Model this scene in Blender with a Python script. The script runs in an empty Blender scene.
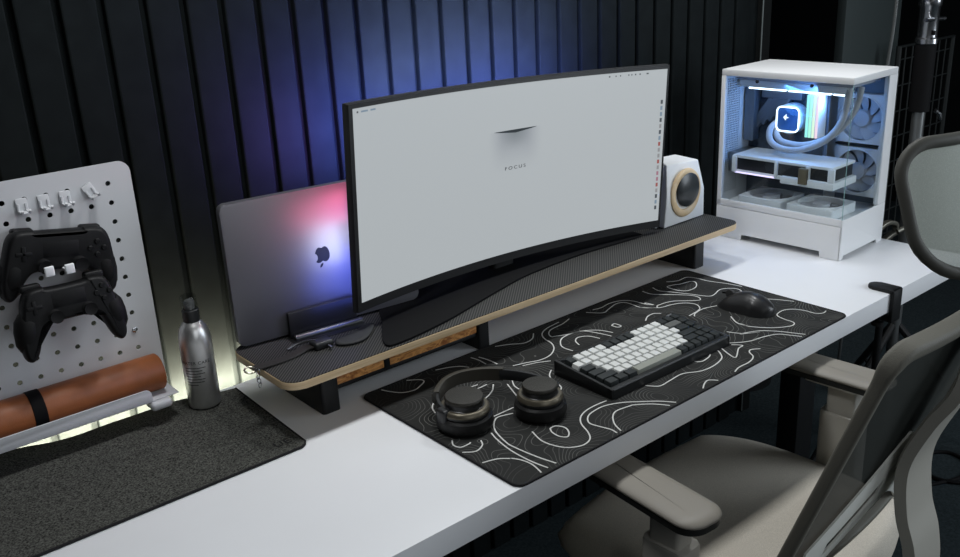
import bpy, bmesh, math, random
from mathutils import Vector, Matrix
random.seed(7)
sc = bpy.context.scene
COL = sc.collection
PI = math.pi
DZ = 0.74            # desk-top height; everything below is written with z = 0 on the desk top

# ------------------------------------------------------------------ materials
def _noise(nt, scale, detail=3, vec=None):
    n = nt.nodes.new('ShaderNodeTexNoise'); n.inputs['Scale'].default_value = scale
    n.inputs['Detail'].default_value = detail
    if vec: nt.links.new(vec, n.inputs['Vector'])
    return n

def pm(name, col, rough=0.5, metal=0.0, spec=0.5, var=0.0, vscale=40, bump=0.0, bscale=200, coat=0.0, sheen=0.0):
    m = bpy.data.materials.new(name); m.use_nodes = True
    nt = m.node_tree; b = nt.nodes['Principled BSDF']
    b.inputs['Base Color'].default_value = (*col, 1); b.inputs['Roughness'].default_value = rough
    b.inputs['Metallic'].default_value = metal; b.inputs['Specular IOR Level'].default_value = spec
    b.inputs['Coat Weight'].default_value = coat
    tc = nt.nodes.new('ShaderNodeTexCoord').outputs['Object']
    if var > 0:
        n = _noise(nt, vscale, 4, tc)
        r = nt.nodes.new('ShaderNodeValToRGB')
        r.color_ramp.elements[0].position = .3; r.color_ramp.elements[1].position = .7
        r.color_ramp.elements[0].color = (*[max(0, c * (1 - var)) for c in col], 1)
        r.color_ramp.elements[1].color = (*[min(1, c * (1 + var)) for c in col], 1)
        nt.links.new(n.outputs['Fac'], r.inputs['Fac']); nt.links.new(r.outputs['Color'], b.inputs['Base Color'])
    if bump > 0:
        n = _noise(nt, bscale, 2, tc)
        bp = nt.nodes.new('ShaderNodeBump'); bp.inputs['Strength'].default_value = bump
        bp.inputs['Distance'].default_value = .001
        nt.links.new(n.outputs['Fac'], bp.inputs['Height']); nt.links.new(bp.outputs['Normal'], b.inputs['Normal'])
    return m

def em(name, col, s):
    m = bpy.data.materials.new(name); m.use_nodes = True
    b = m.node_tree.nodes['Principled BSDF']
    b.inputs['Base Color'].default_value = (.02, .02, .02, 1)
    b.inputs['Emission Color'].default_value = (*col, 1); b.inputs['Emission Strength'].default_value = s
    return m

def glass(name, tint=(1, 1, 1), gl=.10, rough=.02):
    m = bpy.data.materials.new(name); m.use_nodes = True
    nt = m.node_tree; nt.nodes.remove(nt.nodes['Principled BSDF'])
    out = nt.nodes['Material Output']
    t = nt.nodes.new('ShaderNodeBsdfTransparent'); t.inputs['Color'].default_value = (*tint, 1)
    g = nt.nodes.new('ShaderNodeBsdfGlossy'); g.inputs['Roughness'].default_value = rough
    f = nt.nodes.new('ShaderNodeFresnel'); f.inputs['IOR'].default_value = 1.45
    mx = nt.nodes.new('ShaderNodeMixShader')
    ge = nt.nodes.new('ShaderNodeNewGeometry'); mm = nt.nodes.new('ShaderNodeMath'); mm.operation = 'SUBTRACT'; mm.inputs[0].default_value = 1
    nt.links.new(ge.outputs['Backfacing'], mm.inputs[1])
    m2 = nt.nodes.new('ShaderNodeMath'); m2.operation = 'MULTIPLY'; nt.links.new(f.outputs[0], m2.inputs[0]); nt.links.new(mm.outputs[0], m2.inputs[1])
    nt.links.new(m2.outputs[0], mx.inputs[0]); nt.links.new(t.outputs[0], mx.inputs[1]); nt.links.new(g.outputs[0], mx.inputs[2])
    nt.links.new(mx.outputs[0], out.inputs['Surface'])
    return m

def meshmat(name, col, alpha, scale=900):
    """woven chair mesh: see-through weave"""
    m = pm(name, col, .8, 0, .2)
    nt = m.node_tree; b = nt.nodes['Principled BSDF']; out = nt.nodes['Material Output']
    t = nt.nodes.new('ShaderNodeBsdfTransparent'); mx = nt.nodes.new('ShaderNodeMixShader')
    tc = nt.nodes.new('ShaderNodeTexCoord')
    v = nt.nodes.new('ShaderNodeTexVoronoi'); v.inputs['Scale'].default_value = scale
    nt.links.new(tc.outputs['Object'], v.inputs['Vector'])
    mr = nt.nodes.new('ShaderNodeMapRange'); mr.inputs[1].default_value = .0; mr.inputs[2].default_value = 1.0
    mr.inputs[3].default_value = alpha - .15; mr.inputs[4].default_value = min(1, alpha + .2)
    nt.links.new(v.outputs['Distance'], mr.inputs[0]); nt.links.new(mr.outputs[0], mx.inputs[0])
    nt.links.new(t.outputs[0], mx.inputs[1]); nt.links.new(b.outputs[0], mx.inputs[2]); nt.links.new(mx.outputs[0], out.inputs['Surface'])
    return m

# ------------------------------------------------------------------ mesh helpers
def B(): return bmesh.new()

def box(bm, x0, x1, y0, y1, z0, z1, M=None):
    vs = [bm.verts.new(Vector((x, y, z)) if M is None else M @ Vector((x, y, z)))
          for x, y, z in ((x0,y0,z0),(x1,y0,z0),(x1,y1,z0),(x0,y1,z0),(x0,y0,z1),(x1,y0,z1),(x1,y1,z1),(x0,y1,z1))]
    for f in ((3,2,1,0),(4,5,6,7),(0,1,5,4),(1,2,6,5),(2,3,7,6),(3,0,4,7)):
        bm.faces.new([vs[i] for i in f])
    return bm

def rb(x0, x1, y0, y1, z0, z1, r=.002, seg=2, M=None):
    bm = B(); box(bm, x0, x1, y0, y1, z0, z1)
    r = min(r, .49*min(abs(x1-x0), abs(y1-y0), abs(z1-z0)))
    if r > 0: bmesh.ops.bevel(bm, geom=bm.edges[:], offset=r, segments=seg, profile=.5, affect='EDGES')
    if M is not None: bmesh.ops.transform(bm, matrix=M, verts=bm.verts)
    return bm

def add(bm, other):
    me = bpy.data.meshes.new('tmp'); other.to_mesh(me); other.free(); bm.from_mesh(me); bpy.data.meshes.remove(me); return bm

def frame_to(a, b):
    z = (Vector(b) - Vector(a)).normalized()
    x = z.orthogonal().normalized(); y = z.cross(x)
    return Matrix(((x.x,y.x,z.x,a[0]),(x.y,y.y,z.y,a[1]),(x.z,y.z,z.z,a[2]),(0,0,0,1)))

def lathe(bm, prof, n=32, M=None, sx=1, sy=1):
    """prof: [(r, z)] bottom to top; closed with caps"""
    M = M or Matrix()
    rings = []
    for r, z in prof:
        if r <= 1e-6: rings.append([bm.verts.new(M @ Vector((0,0,z)))])
        else: rings.append([bm.verts.new(M @ Vector((sx*r*math.cos(2*PI*i/n), sy*r*math.sin(2*PI*i/n), z))) for i in range(n)])
    for a, b in zip(rings, rings[1:]):
        if len(a) == 1 and len(b) == 1: continue
        for i in range(n):
            j = (i+1) % n
            if len(a) == 1: bm.faces.new((a[0], b[j], b[i]))
            elif len(b) == 1: bm.faces.new((a[i], a[j], b[0]))
            else: bm.faces.new((a[i], a[j], b[j], b[i]))
    if len(rings[0]) > 1: bm.faces.new(rings[0][::-1])
    if len(rings[-1]) > 1: bm.faces.new(rings[-1])
    return bm

def cyl(bm, a, b, r, r2=None, n=24):
    L = (Vector(b)-Vector(a)).length
    return lathe(bm, [(r,0),(r if r2 is None else r2, L)], n, frame_to(a, b))

def torus(bm, R, r, M, n=40, k=10, sx=1, sy=1):
    g = []
    for i in range(n):
        t = 2*PI*i/n; ring = []
        for j in range(k):
            p = 2*PI*j/k; q = R + r*math.cos(p)
            ring.append(bm.verts.new(M @ Vector((sx*q*math.cos(t), sy*q*math.sin(t), r*math.sin(p)))))
        g.append(ring)
    for i in range(n):
        for j in range(k):
            bm.faces.new((g[i][j], g[(i+1)%n][j], g[(i+1)%n][(j+1)%k], g[i][(j+1)%k]))
    return bm

def spline(pts, n=8, closed=False):
    P = [Vector(p) for p in pts]; out = []; N = len(P)
    if N < 3 and not closed: return P
    for i in range(N if closed else N-1):
        if closed: a,b,c,d = P[(i-1)%N],P[i],P[(i+1)%N],P[(i+2)%N]
        else: a,b,c,d = P[max(i-1,0)],P[i],P[i+1],P[min(i+2,N-1)]
        for k in range(n):
            t = k/n
            out.append(.5*((2*b)+(c-a)*t+(2*a-5*b+4*c-d)*t*t+(3*b-a-3*c+d)*t**3))
    if not closed: out.append(P[-1])
    return out

def sweep(bm, path, sec, up=(0,0,1), closed=False, scale=None):
    """sweep a closed 2D section (list of (side, up)) along a 3D path"""
    P = [Vector(p) for p in path]; N = len(P); rings = []; upv = Vector(up)
    for i in range(N):
        if closed: t = P[(i+1)%N]-P[(i-1)%N]
        else: t = P[min(i+1,N-1)]-P[max(i-1,0)]
        t.normalize()
        s = t.cross(upv)
        if s.length < 1e-4: s = t.orthogonal()
        s.normalize(); u = s.cross(t).normalized()
        k = 1 if scale is None else scale[i]
        rings.append([bm.verts.new(P[i] + s*a*k + u*b*k) for a, b in sec])
    m = len(sec)
    for i in range(N if closed else N-1):
        A, C = rings[i], rings[(i+1)%N]
        for j in range(m): bm.faces.new((A[j], A[(j+1)%m], C[(j+1)%m], C[j]))
    if not closed:
        bm.faces.new(rings[0][::-1]); bm.faces.new(rings[-1])
    return bm

def circ(r, n=10, ry=None): return [(r*math.cos(2*PI*i/n), (ry or r)*math.sin(2*PI*i/n)) for i in range(n)]
def tube(bm, path, r, n=10, closed=False, up=(.13,.21,1)): return sweep(bm, path, circ(r, n), up, closed)

def rrect(x0, x1, y0, y1, r, n=6):
    if not isinstance(r, (list, tuple)): r = [r]*4
    out = []
    for (cx, cy, a, rr) in ((x1-r[0], y0+r[0], -PI/2, r[0]), (x1-r[1], y1-r[1], 0, r[1]), (x0+r[2], y1-r[2], PI/2, r[2]), (x0+r[3], y0+r[3], PI, r[3])):
        if rr < 1e-6: out.append((cx, cy)); continue
        for i in range(n+1):
            t = a + PI/2*i/n; out.append((cx+rr*math.cos(t), cy+rr*math.sin(t)))
    return out

def prism(bm, poly, d0, d1, M=None, bev=0, seg=2):
    """poly in local xy, extruded from z = d0 to d1"""
    b2 = B()
    lo = [b2.verts.new((x, y, d0)) for x, y in poly]; hi = [b2.verts.new((x, y, d1)) for x, y in poly]
    f1 = b2.faces.new(lo[::-1]); f2 = b2.faces.new(hi); n = len(poly)
    for i in range(n): b2.faces.new((lo[i], lo[(i+1)%n], hi[(i+1)%n], hi[i]))
    if bev:
        es = [e for f in (f1, f2) for e in f.edges]
        bmesh.ops.bevel(b2, geom=es, offset=bev, segments=seg, profile=.5, affect='EDGES')
    if M is not None: bmesh.ops.transform(b2, matrix=M, verts=b2.verts)
    return add(bm, b2)

def pillow(bm, outline, ht, rim, M=None, rings=5, ht2=None):
    """inflated outline: rim-width rounded edge on both faces"""
    P = [Vector((x, y, 0)) for x, y in outline]; N = len(P)
    area = sum(P[i].x*P[(i+1)%N].y - P[(i+1)%N].x*P[i].y for i in range(N))
    if area < 0: P.reverse()
    nor = []
    for i in range(N):
        t = (P[(i+1)%N]-P[(i-1)%N]).normalized(); nor.append(Vector((-t.y, t.x, 0)))
    M = M or Matrix(); b2 = B()
    def ring(d, z): return [b2.verts.new(M @ (P[i]+nor[i]*d+Vector((0,0,z)))) for i in range(N)]
    def side(sgn, h, base):
        prev = base
        for k in range(1, rings+1):
            a = PI/2*k/rings; d = rim*(1-math.cos(a)); z = sgn*h*math.sin(a)
            cur = ring(d, z)
            for i in range(N):
                j = (i+1)%N
                b2.faces.new((prev[i], prev[j], cur[j], cur[i]) if sgn > 0 else (prev[j], prev[i], cur[i], cur[j]))
            prev = cur
        b2.faces.new(prev if sgn > 0 else prev[::-1])
    base = ring(0, 0)
    side(1, ht, base); side(-1, ht if ht2 is None else ht2, base)
    return add(bm, b2)

def plate_mesh(name, outline, holes, t, M=None):
    """flat plate with holes (outline and holes are 2D polygons), thickness t, via a filled curve"""
    cu = bpy.data.curves.new(name+'_c', 'CURVE'); cu.dimensions = '2D'; cu.fill_mode = 'BOTH'; cu.extrude = t/2
    for poly in [outline]+list(holes):
        s = cu.splines.new('POLY'); s.points.add(len(poly)-1); s.use_cyclic_u = True
        for p, (x, y) in zip(s.points, poly): p.co = (x, y, 0, 1)
    o = bpy.data.objects.new('tmp_curve', cu); COL.objects.link(o)
    bpy.context.view_layer.update()
    dg = bpy.context.evaluated_depsgraph_get()
    me = bpy.data.meshes.new_from_object(o.evaluated_get(dg))
    bpy.data.objects.remove(o); bpy.data.curves.remove(cu)
    bm = B(); bm.from_mesh(me); bpy.data.meshes.remove(me)
    bmesh.ops.remove_doubles(bm, verts=bm.verts, dist=1e-6)
    if M is not None: bmesh.ops.transform(bm, matrix=M, verts=bm.verts)
    return bm

def text_bm(txt, size, ext=.0002, M=None, align='CENTER', space=1.0):
    cu = bpy.data.curves.new('t', 'FONT'); cu.body = txt; cu.size = size; cu.extrude = ext; cu.align_x = align; cu.align_y = 'CENTER'
    cu.space_character = space
    o = bpy.data.objects.new('tmp_text', cu); COL.objects.link(o)
    bpy.context.view_layer.update()
    me = bpy.data.meshes.new_from_object(o.evaluated_get(bpy.context.evaluated_depsgraph_get()))
    bpy.data.objects.remove(o); bpy.data.curves.remove(cu)
    bm = B(); bm.from_mesh(me); bpy.data.meshes.remove(me)
    if M is not None: bmesh.ops.transform(bm, matrix=M, verts=bm.verts)
    return bm

# ------------------------------------------------------------------ objects
MATS = {}   # id(obj) -> world matrix of a parent (scene is not evaluated while we build)
def thing(name, label, cat, loc=(0,0,0), rz=0, group=None, M=None):
    o = bpy.data.objects.new(name, None); COL.objects.link(o); o.empty_display_size = .05
    o.matrix_world = M if M is not None else Matrix.Translation(loc) @ Matrix.Rotation(rz, 4, 'Z')
    o['label'] = label; o['category'] = cat
    if group: o['group'] = group
    MATS[o.name] = o.matrix_world.copy()
    return o

def part(name, bm, mat, parent, smooth=35, local=False, label=None):
    """bm in desk (world) coordinates unless local=True"""
    bmesh.ops.recalc_face_normals(bm, faces=bm.faces)
    if parent is not None and not local:
        bmesh.ops.transform(bm, matrix=MATS[parent.name].inverted(), verts=bm.verts)
    me = bpy.data.meshes.new(name); bm.to_mesh(me); bm.free()
    o = bpy.data.objects.new(name, me); COL.objects.link(o)
    for m in (mat if isinstance(mat, (list, tuple)) else [mat]): me.materials.append(m)
    if smooth:
        me.shade_smooth(); me.set_sharp_from_angle(angle=math.radians(smooth))
    if parent is not None:
        o.parent = parent
        MATS[o.name] = MATS[parent.name].copy()
    else: MATS[o.name] = Matrix()
    if label: o['label'] = label
    return o

def solo(name, bm, mat, label, cat, group=None, smooth=35):
    """a thing that is one mesh; origin at its base"""
    xs = [v.co.x for v in bm.verts]; ys = [v.co.y for v in bm.verts]; zs = [v.co.z for v in bm.verts]
    c = Vector(((min(xs)+max(xs))/2, (min(ys)+max(ys))/2, min(zs)))
    bmesh.ops.translate(bm, vec=-c, verts=bm.verts)
    o = part(name, bm, mat, None, smooth)
    o.location = c; o['label'] = label; o['category'] = cat
    if group: o['group'] = group
    MATS[o.name] = Matrix.Translation(c)
    return o

def struct(name, bm, mat, smooth=0):
    o = part(name, bm, mat, None, smooth); o['kind'] = 'structure'; return o

def dup(o, M=None, label=None):
    c = o.copy(); COL.objects.link(c)
    if M is not None: c.matrix_world = M
    if label: c['label'] = label
    def kids(a, b):
        for ch in list(a.children):
            d = ch.copy(); COL.objects.link(d); d.parent = b; kids(ch, d)
    kids(o, c)
    return c

T = Matrix.Translation
def RX(a): return Matrix.Rotation(a, 4, 'X')
def RY(a): return Matrix.Rotation(a, 4, 'Y')
def RZ(a): return Matrix.Rotation(a, 4, 'Z')
# maps local xy to world xz, facing -y (local z points to -y)
FACE = RX(PI/2)

CAMV = (927.97096, 0.68762, 0.34349, -0.04967, -0.75862, -0.86139, 0.73418)
LINES=[[41,402,47,387,60,367,81,359,99,365,114,374,114,385,95,401],[94,301,77,296,63,283,55,264],[158,397,181,389,200,377,209,361],[18,173,10,160,14,147,31,146,34,148],[50,141,42,128,23,121,4,135],[5,89,31,81,46,68,47,68,55,53,58,32,52,6],[160,186,114,186],[77,147,70,125,63,86,63,41,69,5],[146,171,121,179,107,173,92,157,83,140,75,112,73,92,78,45,87,5],[153,91,165,91,172,77,166,62,154,53,146,63,147,80,153,91],[126,104,117,74,120,49,131,29,152,18,173,23,187,40,199,66,215,83,237,92,262,94,287,92],[365,3,347,28,321,52,300,69,270,82,239,81,221,73,210,58,214,38,219,20,217,5],[349,3,331,30,308,49,299,52,272,56,254,48,236,28,226,4],[376,83,391,64,422,65,457,66,488,50,521,47,556,55,574,71,581,83],[512,82,523,73,547,76,558,82],[433,4,452,15,468,18,480,4],[595,84,583,61,578,40,614,59,631,62,620,79],[520,3,546,11,578,11,602,19,614,35,626,40,641,30],[665,122,678,96,707,75,673,97,710,80,733,53,749,21,758,3],[624,86,649,68,679,56,664,62,695,56,721,45,733,25,742,6],[305,398,331,385,354,369,379,372,400,390],[503,392,475,383,439,379,421,368,413,353,421,348,440,338,473,330,500,308,511,279],[476,395,435,389,409,375,396,353,391,330,376,308,350,292,322,290,298,299,270,308],[333,273,310,286,282,295],[306,244,288,230,277,209,272,187,264,177,256,176],[251,383,255,359,255,334],[239,392,242,373,240,349],[228,264,216,245,213,229],[212,259,193,214],[194,276,178,260,159,249,142,243],[186,284,160,284,129,298],[174,295,152,297,129,298],[496,269,489,298,477,326,453,335,422,332,400,314,392,297,394,275],[472,278,465,302,446,312,430,303,422,285],[536,305,547,307,547,290,537,291,536,305],[601,272,622,284,642,285,653,274],[552,391,574,364,597,369,630,378,649,370,651,348,651,324,672,302,683,308,721,302,747,279,766,264,777,271,779,288,764,313,740,342,726,361,726,386],[572,391,593,386,624,390,653,382,668,362,671,333,680,317,676,337,671,326],[649,328,675,298,706,290,731,277,742,256,732,237,715,229,681,225],[686,215,700,224,730,228,756,221,771,215],[759,385,753,362,765,337,782,300,797,265,814,261,848,270,869,258,875,240,857,209,871,185],[787,366,801,363,820,354,846,349,850,339,836,324,817,316,793,318,782,337,782,360,787,366],[808,386,831,372,862,372,872,352,875,320,889,279,896,235],[735,162,716,134,716,111,718,128,717,105,740,71,767,52,783,49,793,57,795,79,801,97,813,104,836,105,854,93,862,72,863,50,875,40,889,42],[858,176,876,151,892,117]]

# ------------------------------------------------------------------ palette
M_slat = pm('slat_black', (.0068,.0088,.0095), .7, 0, .04, var=.15, vscale=30)
M_wallback = pm('felt_black', (.008,.008,.009), .9, 0, .1)
M_floor = pm('floor_carpet', (.022,.030,.033), .95, 0, .1, var=.35, vscale=160)
M_dark = pm('dark_wall', (.006,.007,.0075), .9, 0, .1)
M_ceil = pm('ceiling_paint', (.30,.30,.30), .9, 0, .2)
M_lam = pm('white_laminate', (.80,.81,.83), .38, 0, .4, var=.012, vscale=6)
M_blk = pm('black_powder_coat', (.007,.0075,.008), .5, 0, .3)
M_blk2 = pm('black_plastic', (.016,.017,.018), .38, 0, .45, var=.1, vscale=120)
M_blkm = pm('matte_black', (.005,.005,.0055), .75, 0, .12)
M_white = pm('white_plastic', (.78,.79,.80), .45, 0, .4)
M_board = pm('board_white_steel', (.55,.56,.58), .5, 0, .35)
M_alu = pm('brushed_aluminium', (.66,.66,.65), .36, .9, .5, var=.06, vscale=60)
M_chrome = pm('chrome', (.50,.51,.53), .24, 1)
M_steel = pm('grey_steel', (.30,.31,.32), .35, .9)

# ------------------------------------------------------------------ setting
bm = B(); box(bm, -2.6, 4.4, -2.6, 2.6, -.80, -.74); struct('floor', bm, M_floor)
bm = B(); box(bm, -2.6, 4.4, -2.6, 2.6, 2.06, 2.12); struct('ceiling', bm, M_ceil)
YW = .70
bm = B(); box(bm, -2.6, 1.60, YW+.014, YW+.04, -.74, 2.06)
for k in range(-37, 23):
    x0 = .0513+.0681*k; x1 = x0+.0560
    if x0 < -2.55 or x1 > 1.60: continue
    add(bm, rb(x0, x1, YW, YW+.016, -.735, 2.055, .003, 2))
struct('wall_back', bm, [M_slat])
bm = B(); box(bm, 1.60, 1.64, YW-.004, 1.6, -.74, 2.06); struct('trim_1', bm, pm('trim_dark', (.006,.007,.007), .8, 0, .1))
bm = B(); add(bm, rb(1.597, 1.600, YW-.006, YW-.002, -.735, 2.05, .001, 1)); struct('trim_2', bm, pm('trim_edge', (.12,.14,.14), .4))
bm = B(); box(bm, 1.0, 4.4, 2.5, 2.6, -.74, 2.06); struct('wall_far', bm, M_dark)
bm = B(); box(bm, 4.3, 4.4, -2.6, 2.6, -.74, 2.06); struct('wall_right', bm, M_dark)
bm = B(); box(bm, -2.6, -2.5, -2.6, 2.6, -.74, 2.06); struct('wall_left', bm, M_dark)
bm = B(); box(bm, -2.6, 4.4, -2.6, -2.5, -.74, 2.06); struct('wall_front', bm, pm('room_wall', (.25,.26,.27), .9))
# ------------------------------------------------------------------ desk
desk = thing('desk', 'long white laminate desk running along the black slatted wall', 'desk', (.1,.32,-.74))
part('tabletop', rb(-1.35, 1.4195, 0, .620, -.042, 0, .0012, 2), M_lam, desk)
for x in (-1.15, 1.30):
    part('leg', rb(x-.04, x+.04, .30, .36, -.70, -.075, .004), M_blk, desk)
    part('foot', rb(x-.045, x+.045, .02, .60, -.74, -.70, .006), M_blk, desk)
    part('bracket', rb(x-.045, x+.045, .06, .60, -.075, -.042, .004), M_blk, desk)
part('crossbeam', rb(-1.11, 1.26, .31, .35, -.13, -.075, .004), M_blk, desk)

# light strip hidden behind the rear edge of the desk
M_strip = em('warm_strip', (1.0,.91,.70), 6)
lst = part('light_strip', rb(-1.30, -.02, .6195, .652, -.042, -.038, .001), M_white, desk, label='warm light strip along the rear edge')
part('diffuser', rb(-1.30, -.02, .640, .650, -.038, -.0365, .0005), M_strip, lst)

# ------------------------------------------------------------------ felt mat
M_felt = pm('felt_charcoal', (.062,.063,.057), .95, 0, .05, var=.9, vscale=400, bump=.15, bscale=900)
M_edge = pm('stitched_edge', (.012,.012,.013), .8, 0, .2)
def felt_outline():
    o = rrect(-1.30, -.146, .324, .640, [.016,.012,.01,.01], 5)
    return o
def wave(x, y):
    t = max(0, min(1, (y-.50)/.14)); return .005*t*t*(.55+.45*math.sin(x*21+.6)+.25*math.sin(x*47))
fm = thing('felt_desk_mat', 'charcoal felt desk mat under the pegboard on the left of the desk', 'mat', (-.72,.48,0))
bm = B(); nx, ny = 90, 20
x0, x1, y0, y1 = -1.30, -.150, .328, .642
g = {}
for lev, zz in ((0, .0002), (1, .0034)):
    for i in range(nx+1):
        for j in range(ny+1):
            u, v = i/nx, j/ny; x = x0+(x1-x0)*u; y = y0+(.603+.046*min(1, (-.142-x)/.38)-y0)*v
            x += .008*v*(u**8)
            if i == nx and j == 0: x -= .005; y += .005
            y += .006*math.sin(x*19+.3)*v**4
            g[lev,i,j] = bm.verts.new((x, y, zz+max(0,wave(x, y))))
for i in range(nx):
    for j in range(ny):
        bm.faces.new((g[1,i,j], g[1,i+1,j], g[1,i+1,j+1], g[1,i,j+1])); bm.faces.new((g[0,i,j+1], g[0,i+1,j+1], g[0,i+1,j], g[0,i,j]))
for i in range(nx):
    for j in (0, ny): bm.faces.new((g[0,i,j], g[0,i+1,j], g[1,i+1,j], g[1,i,j]))
for j in range(ny):
    for i in (0, nx): bm.faces.new((g[0,i,j], g[0,i,j+1], g[1,i,j+1], g[1,i,j]))
ep = [g[1,i,0].co.copy() for i in range(0, nx+1)]+[g[1,nx,j].co.copy() for j in range(1, ny+1)]
part('felt_pad', bm, M_felt, fm, 60)
part('stitched_border', tube(B(), [p+Vector((0,0,-.0012)) for p in ep], .0022, 6, up=(0,0,1)), M_edge, fm)
part('stamped_mark', text_bm('UE', .023, .0002, T((-.180,.360,.0037)) @ RZ(.0), space=1.1), M_edge, fm, label='dark stamped mark in the mat corner')

# ------------------------------------------------------------------ topographic mat
def topo_mat():
    m = bpy.data.materials.new('topographic_cloth'); m.use_nodes = True
    nt = m.node_tree; b = nt.nodes['Principled BSDF']; L = nt.links.new
    b.inputs['Roughness'].default_value = .8; b.inputs['Specular IOR Level'].default_value = .25
    tc = nt.nodes.new('ShaderNodeTexCoord')
    def mth(op, a, c=None):
        n = nt.nodes.new('ShaderNodeMath'); n.operation = op
        for i, v in enumerate((a, c)):
            if v is None: continue
            if isinstance(v, (int, float)): n.inputs[i].default_value = v
            else: L(v, n.inputs[i])
        return n.outputs[0]
    def field(dx, dy):
        mp = nt.nodes.new('ShaderNodeMapping'); mp.inputs['Location'].default_value = (dx, dy, .37)
        L(tc.outputs['Object'], mp.inputs['Vector'])
        n = nt.nodes.new('ShaderNodeTexNoise'); n.inputs['Scale'].default_value = 9; n.inputs['Detail'].default_value = .6
        L(mp.outputs[0], n.inputs['Vector']); return mth('MULTIPLY', n.outputs['Fac'], 34)
    e = .001
    h = field(0, 0); hx = field(e, 0); hy = field(0, e)
    gx = mth('SUBTRACT', hx, h); gy = mth('SUBTRACT', hy, h)
    gr = mth('MAXIMUM', mth('SQRT', mth('ADD', mth('MULTIPLY', gx, gx), mth('MULTIPLY', gy, gy))), .02)   # per mm
    fr = mth('ABSOLUTE', mth('SUBTRACT', mth('FRACT', h), .5))
    dist = mth('DIVIDE', fr, gr)           # mm to the line
    line = mth('SUBTRACT', 1, mth('MINIMUM', mth('DIVIDE', dist, .75), 1))
    n2 = nt.nodes.new('ShaderNodeTexNoise'); n2.inputs['Scale'].default_value = 6
    L(tc.outputs['Object'], n2.inputs['Vector'])
    fade = nt.nodes.new('ShaderNodeMapRange'); fade.inputs[1].default_value = .38; fade.inputs[2].default_value = .66
    fade.inputs[3].default_value = .15; fade.inputs[4].default_value = 1
    L(n2.outputs['Fac'], fade.inputs[0])
    k = mth('MULTIPLY', line, fade.outputs[0])
    mx = nt.nodes.new('ShaderNodeMixRGB'); mx.inputs[1].default_value = (.017,.0175,.0165,1); mx.inputs[2].default_value = (.19,.19,.18,1)
    L(k, mx.inputs[0]); L(mx.outputs[0], b.inputs['Base Color'])
    return m
MW, MD = .9, .4083
tm = thing('desk_mat', 'large black desk mat printed with white contour lines under the keyboard', 'mat', (MW/2,MD/2,0))
cloth = prism(B(), rrect(.002, MW, 0, MD, .016, 6), .0002, .0035)
po = [(x,y,.0024) for x, y in rrect(.002, MW, 0, MD, .016, 6)]
part('stitched_edge', tube(B(), po, .0021, 6, closed=True, up=(0,0,1)), M_edge, tm)
bm = cloth
for l in LINES:
    P = spline([(l[i]/1000, l[i+1]/1000, 0) for i in range(0, len(l), 2)], 6)
    P = [p for p in P if .006 < p.x < MW-.005 and .005 < p.y < MD-.005]
    if len(P) < 2: continue
    vs = []
    for i, p in enumerate(P):
        t = (P[min(i+1, len(P)-1)]-P[max(i-1, 0)]).normalized(); n = Vector((-t.y, t.x, 0))*.00115
        vs.append([bm.verts.new(p+n+Vector((0,0,z))) for z in (.0034,.0038)]+[bm.verts.new(p-n+Vector((0,0,z))) for z in (.0038,.0034)])
    for a, c in zip(vs, vs[1:]):
        for q in range(4): bm.faces.new((a[q], a[(q+1)%4], c[(q+1)%4], c[q])).material_index = 1
part('cloth', bm, [topo_mat(), pm('print_white', (.62,.62,.60), .8, 0, .2)], tm, 0)

# ------------------------------------------------------------------ keyboard
KB = T((.2945,.086,.0036)) @ RZ(-.012)
kb = thing('keyboard', 'black mechanical keyboard with white and dark keycaps on the contour mat', 'keyboard', M=KB)
W_, D_ = .3235, .140
def kz(y): return .018+(.028-.018)*y/D_          # top of the case
bm = B()
prof = [(0,0),(D_,0),(D_,.0275),(D_-.006,.0282),(D_-.009,kz(D_)-.006),(.012,kz(.012)-.006),(.009,.0188),(.002,.0182),(0,.016)]
b2 = B(); lo = [b2.verts.new((.0, y, z)) for y, z in prof]; hi = [b2.verts.new((W_, y, z)) for y, z in prof]
b2.faces.new(lo); b2.faces.new(hi[::-1])
for i in range(len(prof)): b2.faces.new((lo[i], hi[i], hi[(i+1)%len(prof)], lo[(i+1)%len(prof)]))
add(bm, b2)
for x in (0, W_-.006):
    prism(bm, [(0,.0),(D_,.0),(D_,.0285),(0,.0185)], x, x+.006, Matrix(((0,0,1,0),(1,0,0,0),(0,1,0,0),(0,0,0,1))), bev=.0008)
part('case', bm, pm('keyboard_case', (.011,.012,.0125), .32, 0, .5), kb, local=True)
part('feet', rb(.02, W_-.02, D_-.03, D_-.02, -.0005, .001, .0003), M_blkm, kb, local=True)
K_white = pm('keycap_white', (.60,.61,.59), .5, 0, .4); K_dark = pm('keycap_dark', (.011,.015,.0155), .5, 0, .4)
K_grey = pm('keycap_grey', (.10,.105,.10), .5, 0, .4); K_space = pm('keycap_sage', (.27,.28,.245), .4, 0, .45)
U = .01905
rows = [  # from the front row to the rear row : (width, tone)
 [(1.25,'d'),(1.25,'d'),(1.25,'d'),(6.25,'s'),(1,'d'),(1,'d'),(1,'d'),(1,'d'),(1,'d'),(1,'d')],
 [(2.25,'d')]+[(1,'w')]*10+[(1.75,'d'),(1,'d'),(1,'d')],
 [(1.75,'d')]+[(1,'w')]*11+[(2.25,'g'),(1,'d')],
 [(1.5,'d')]+[(1,'w')]*12+[(1.5,'g'),(1,'d')],
 [(1,'w')]*13+[(2,'g2'),(1,'d')],
 [(1,'d')]+[(1,'w')]*4+[(1,'d')]*4+[(1,'w')]*4+[(1,'d')]*3]
tone = {'d':K_dark,'w':K_white,'g':K_dark,'g2':K_grey,'s':K_space}
capmesh = {}
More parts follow.
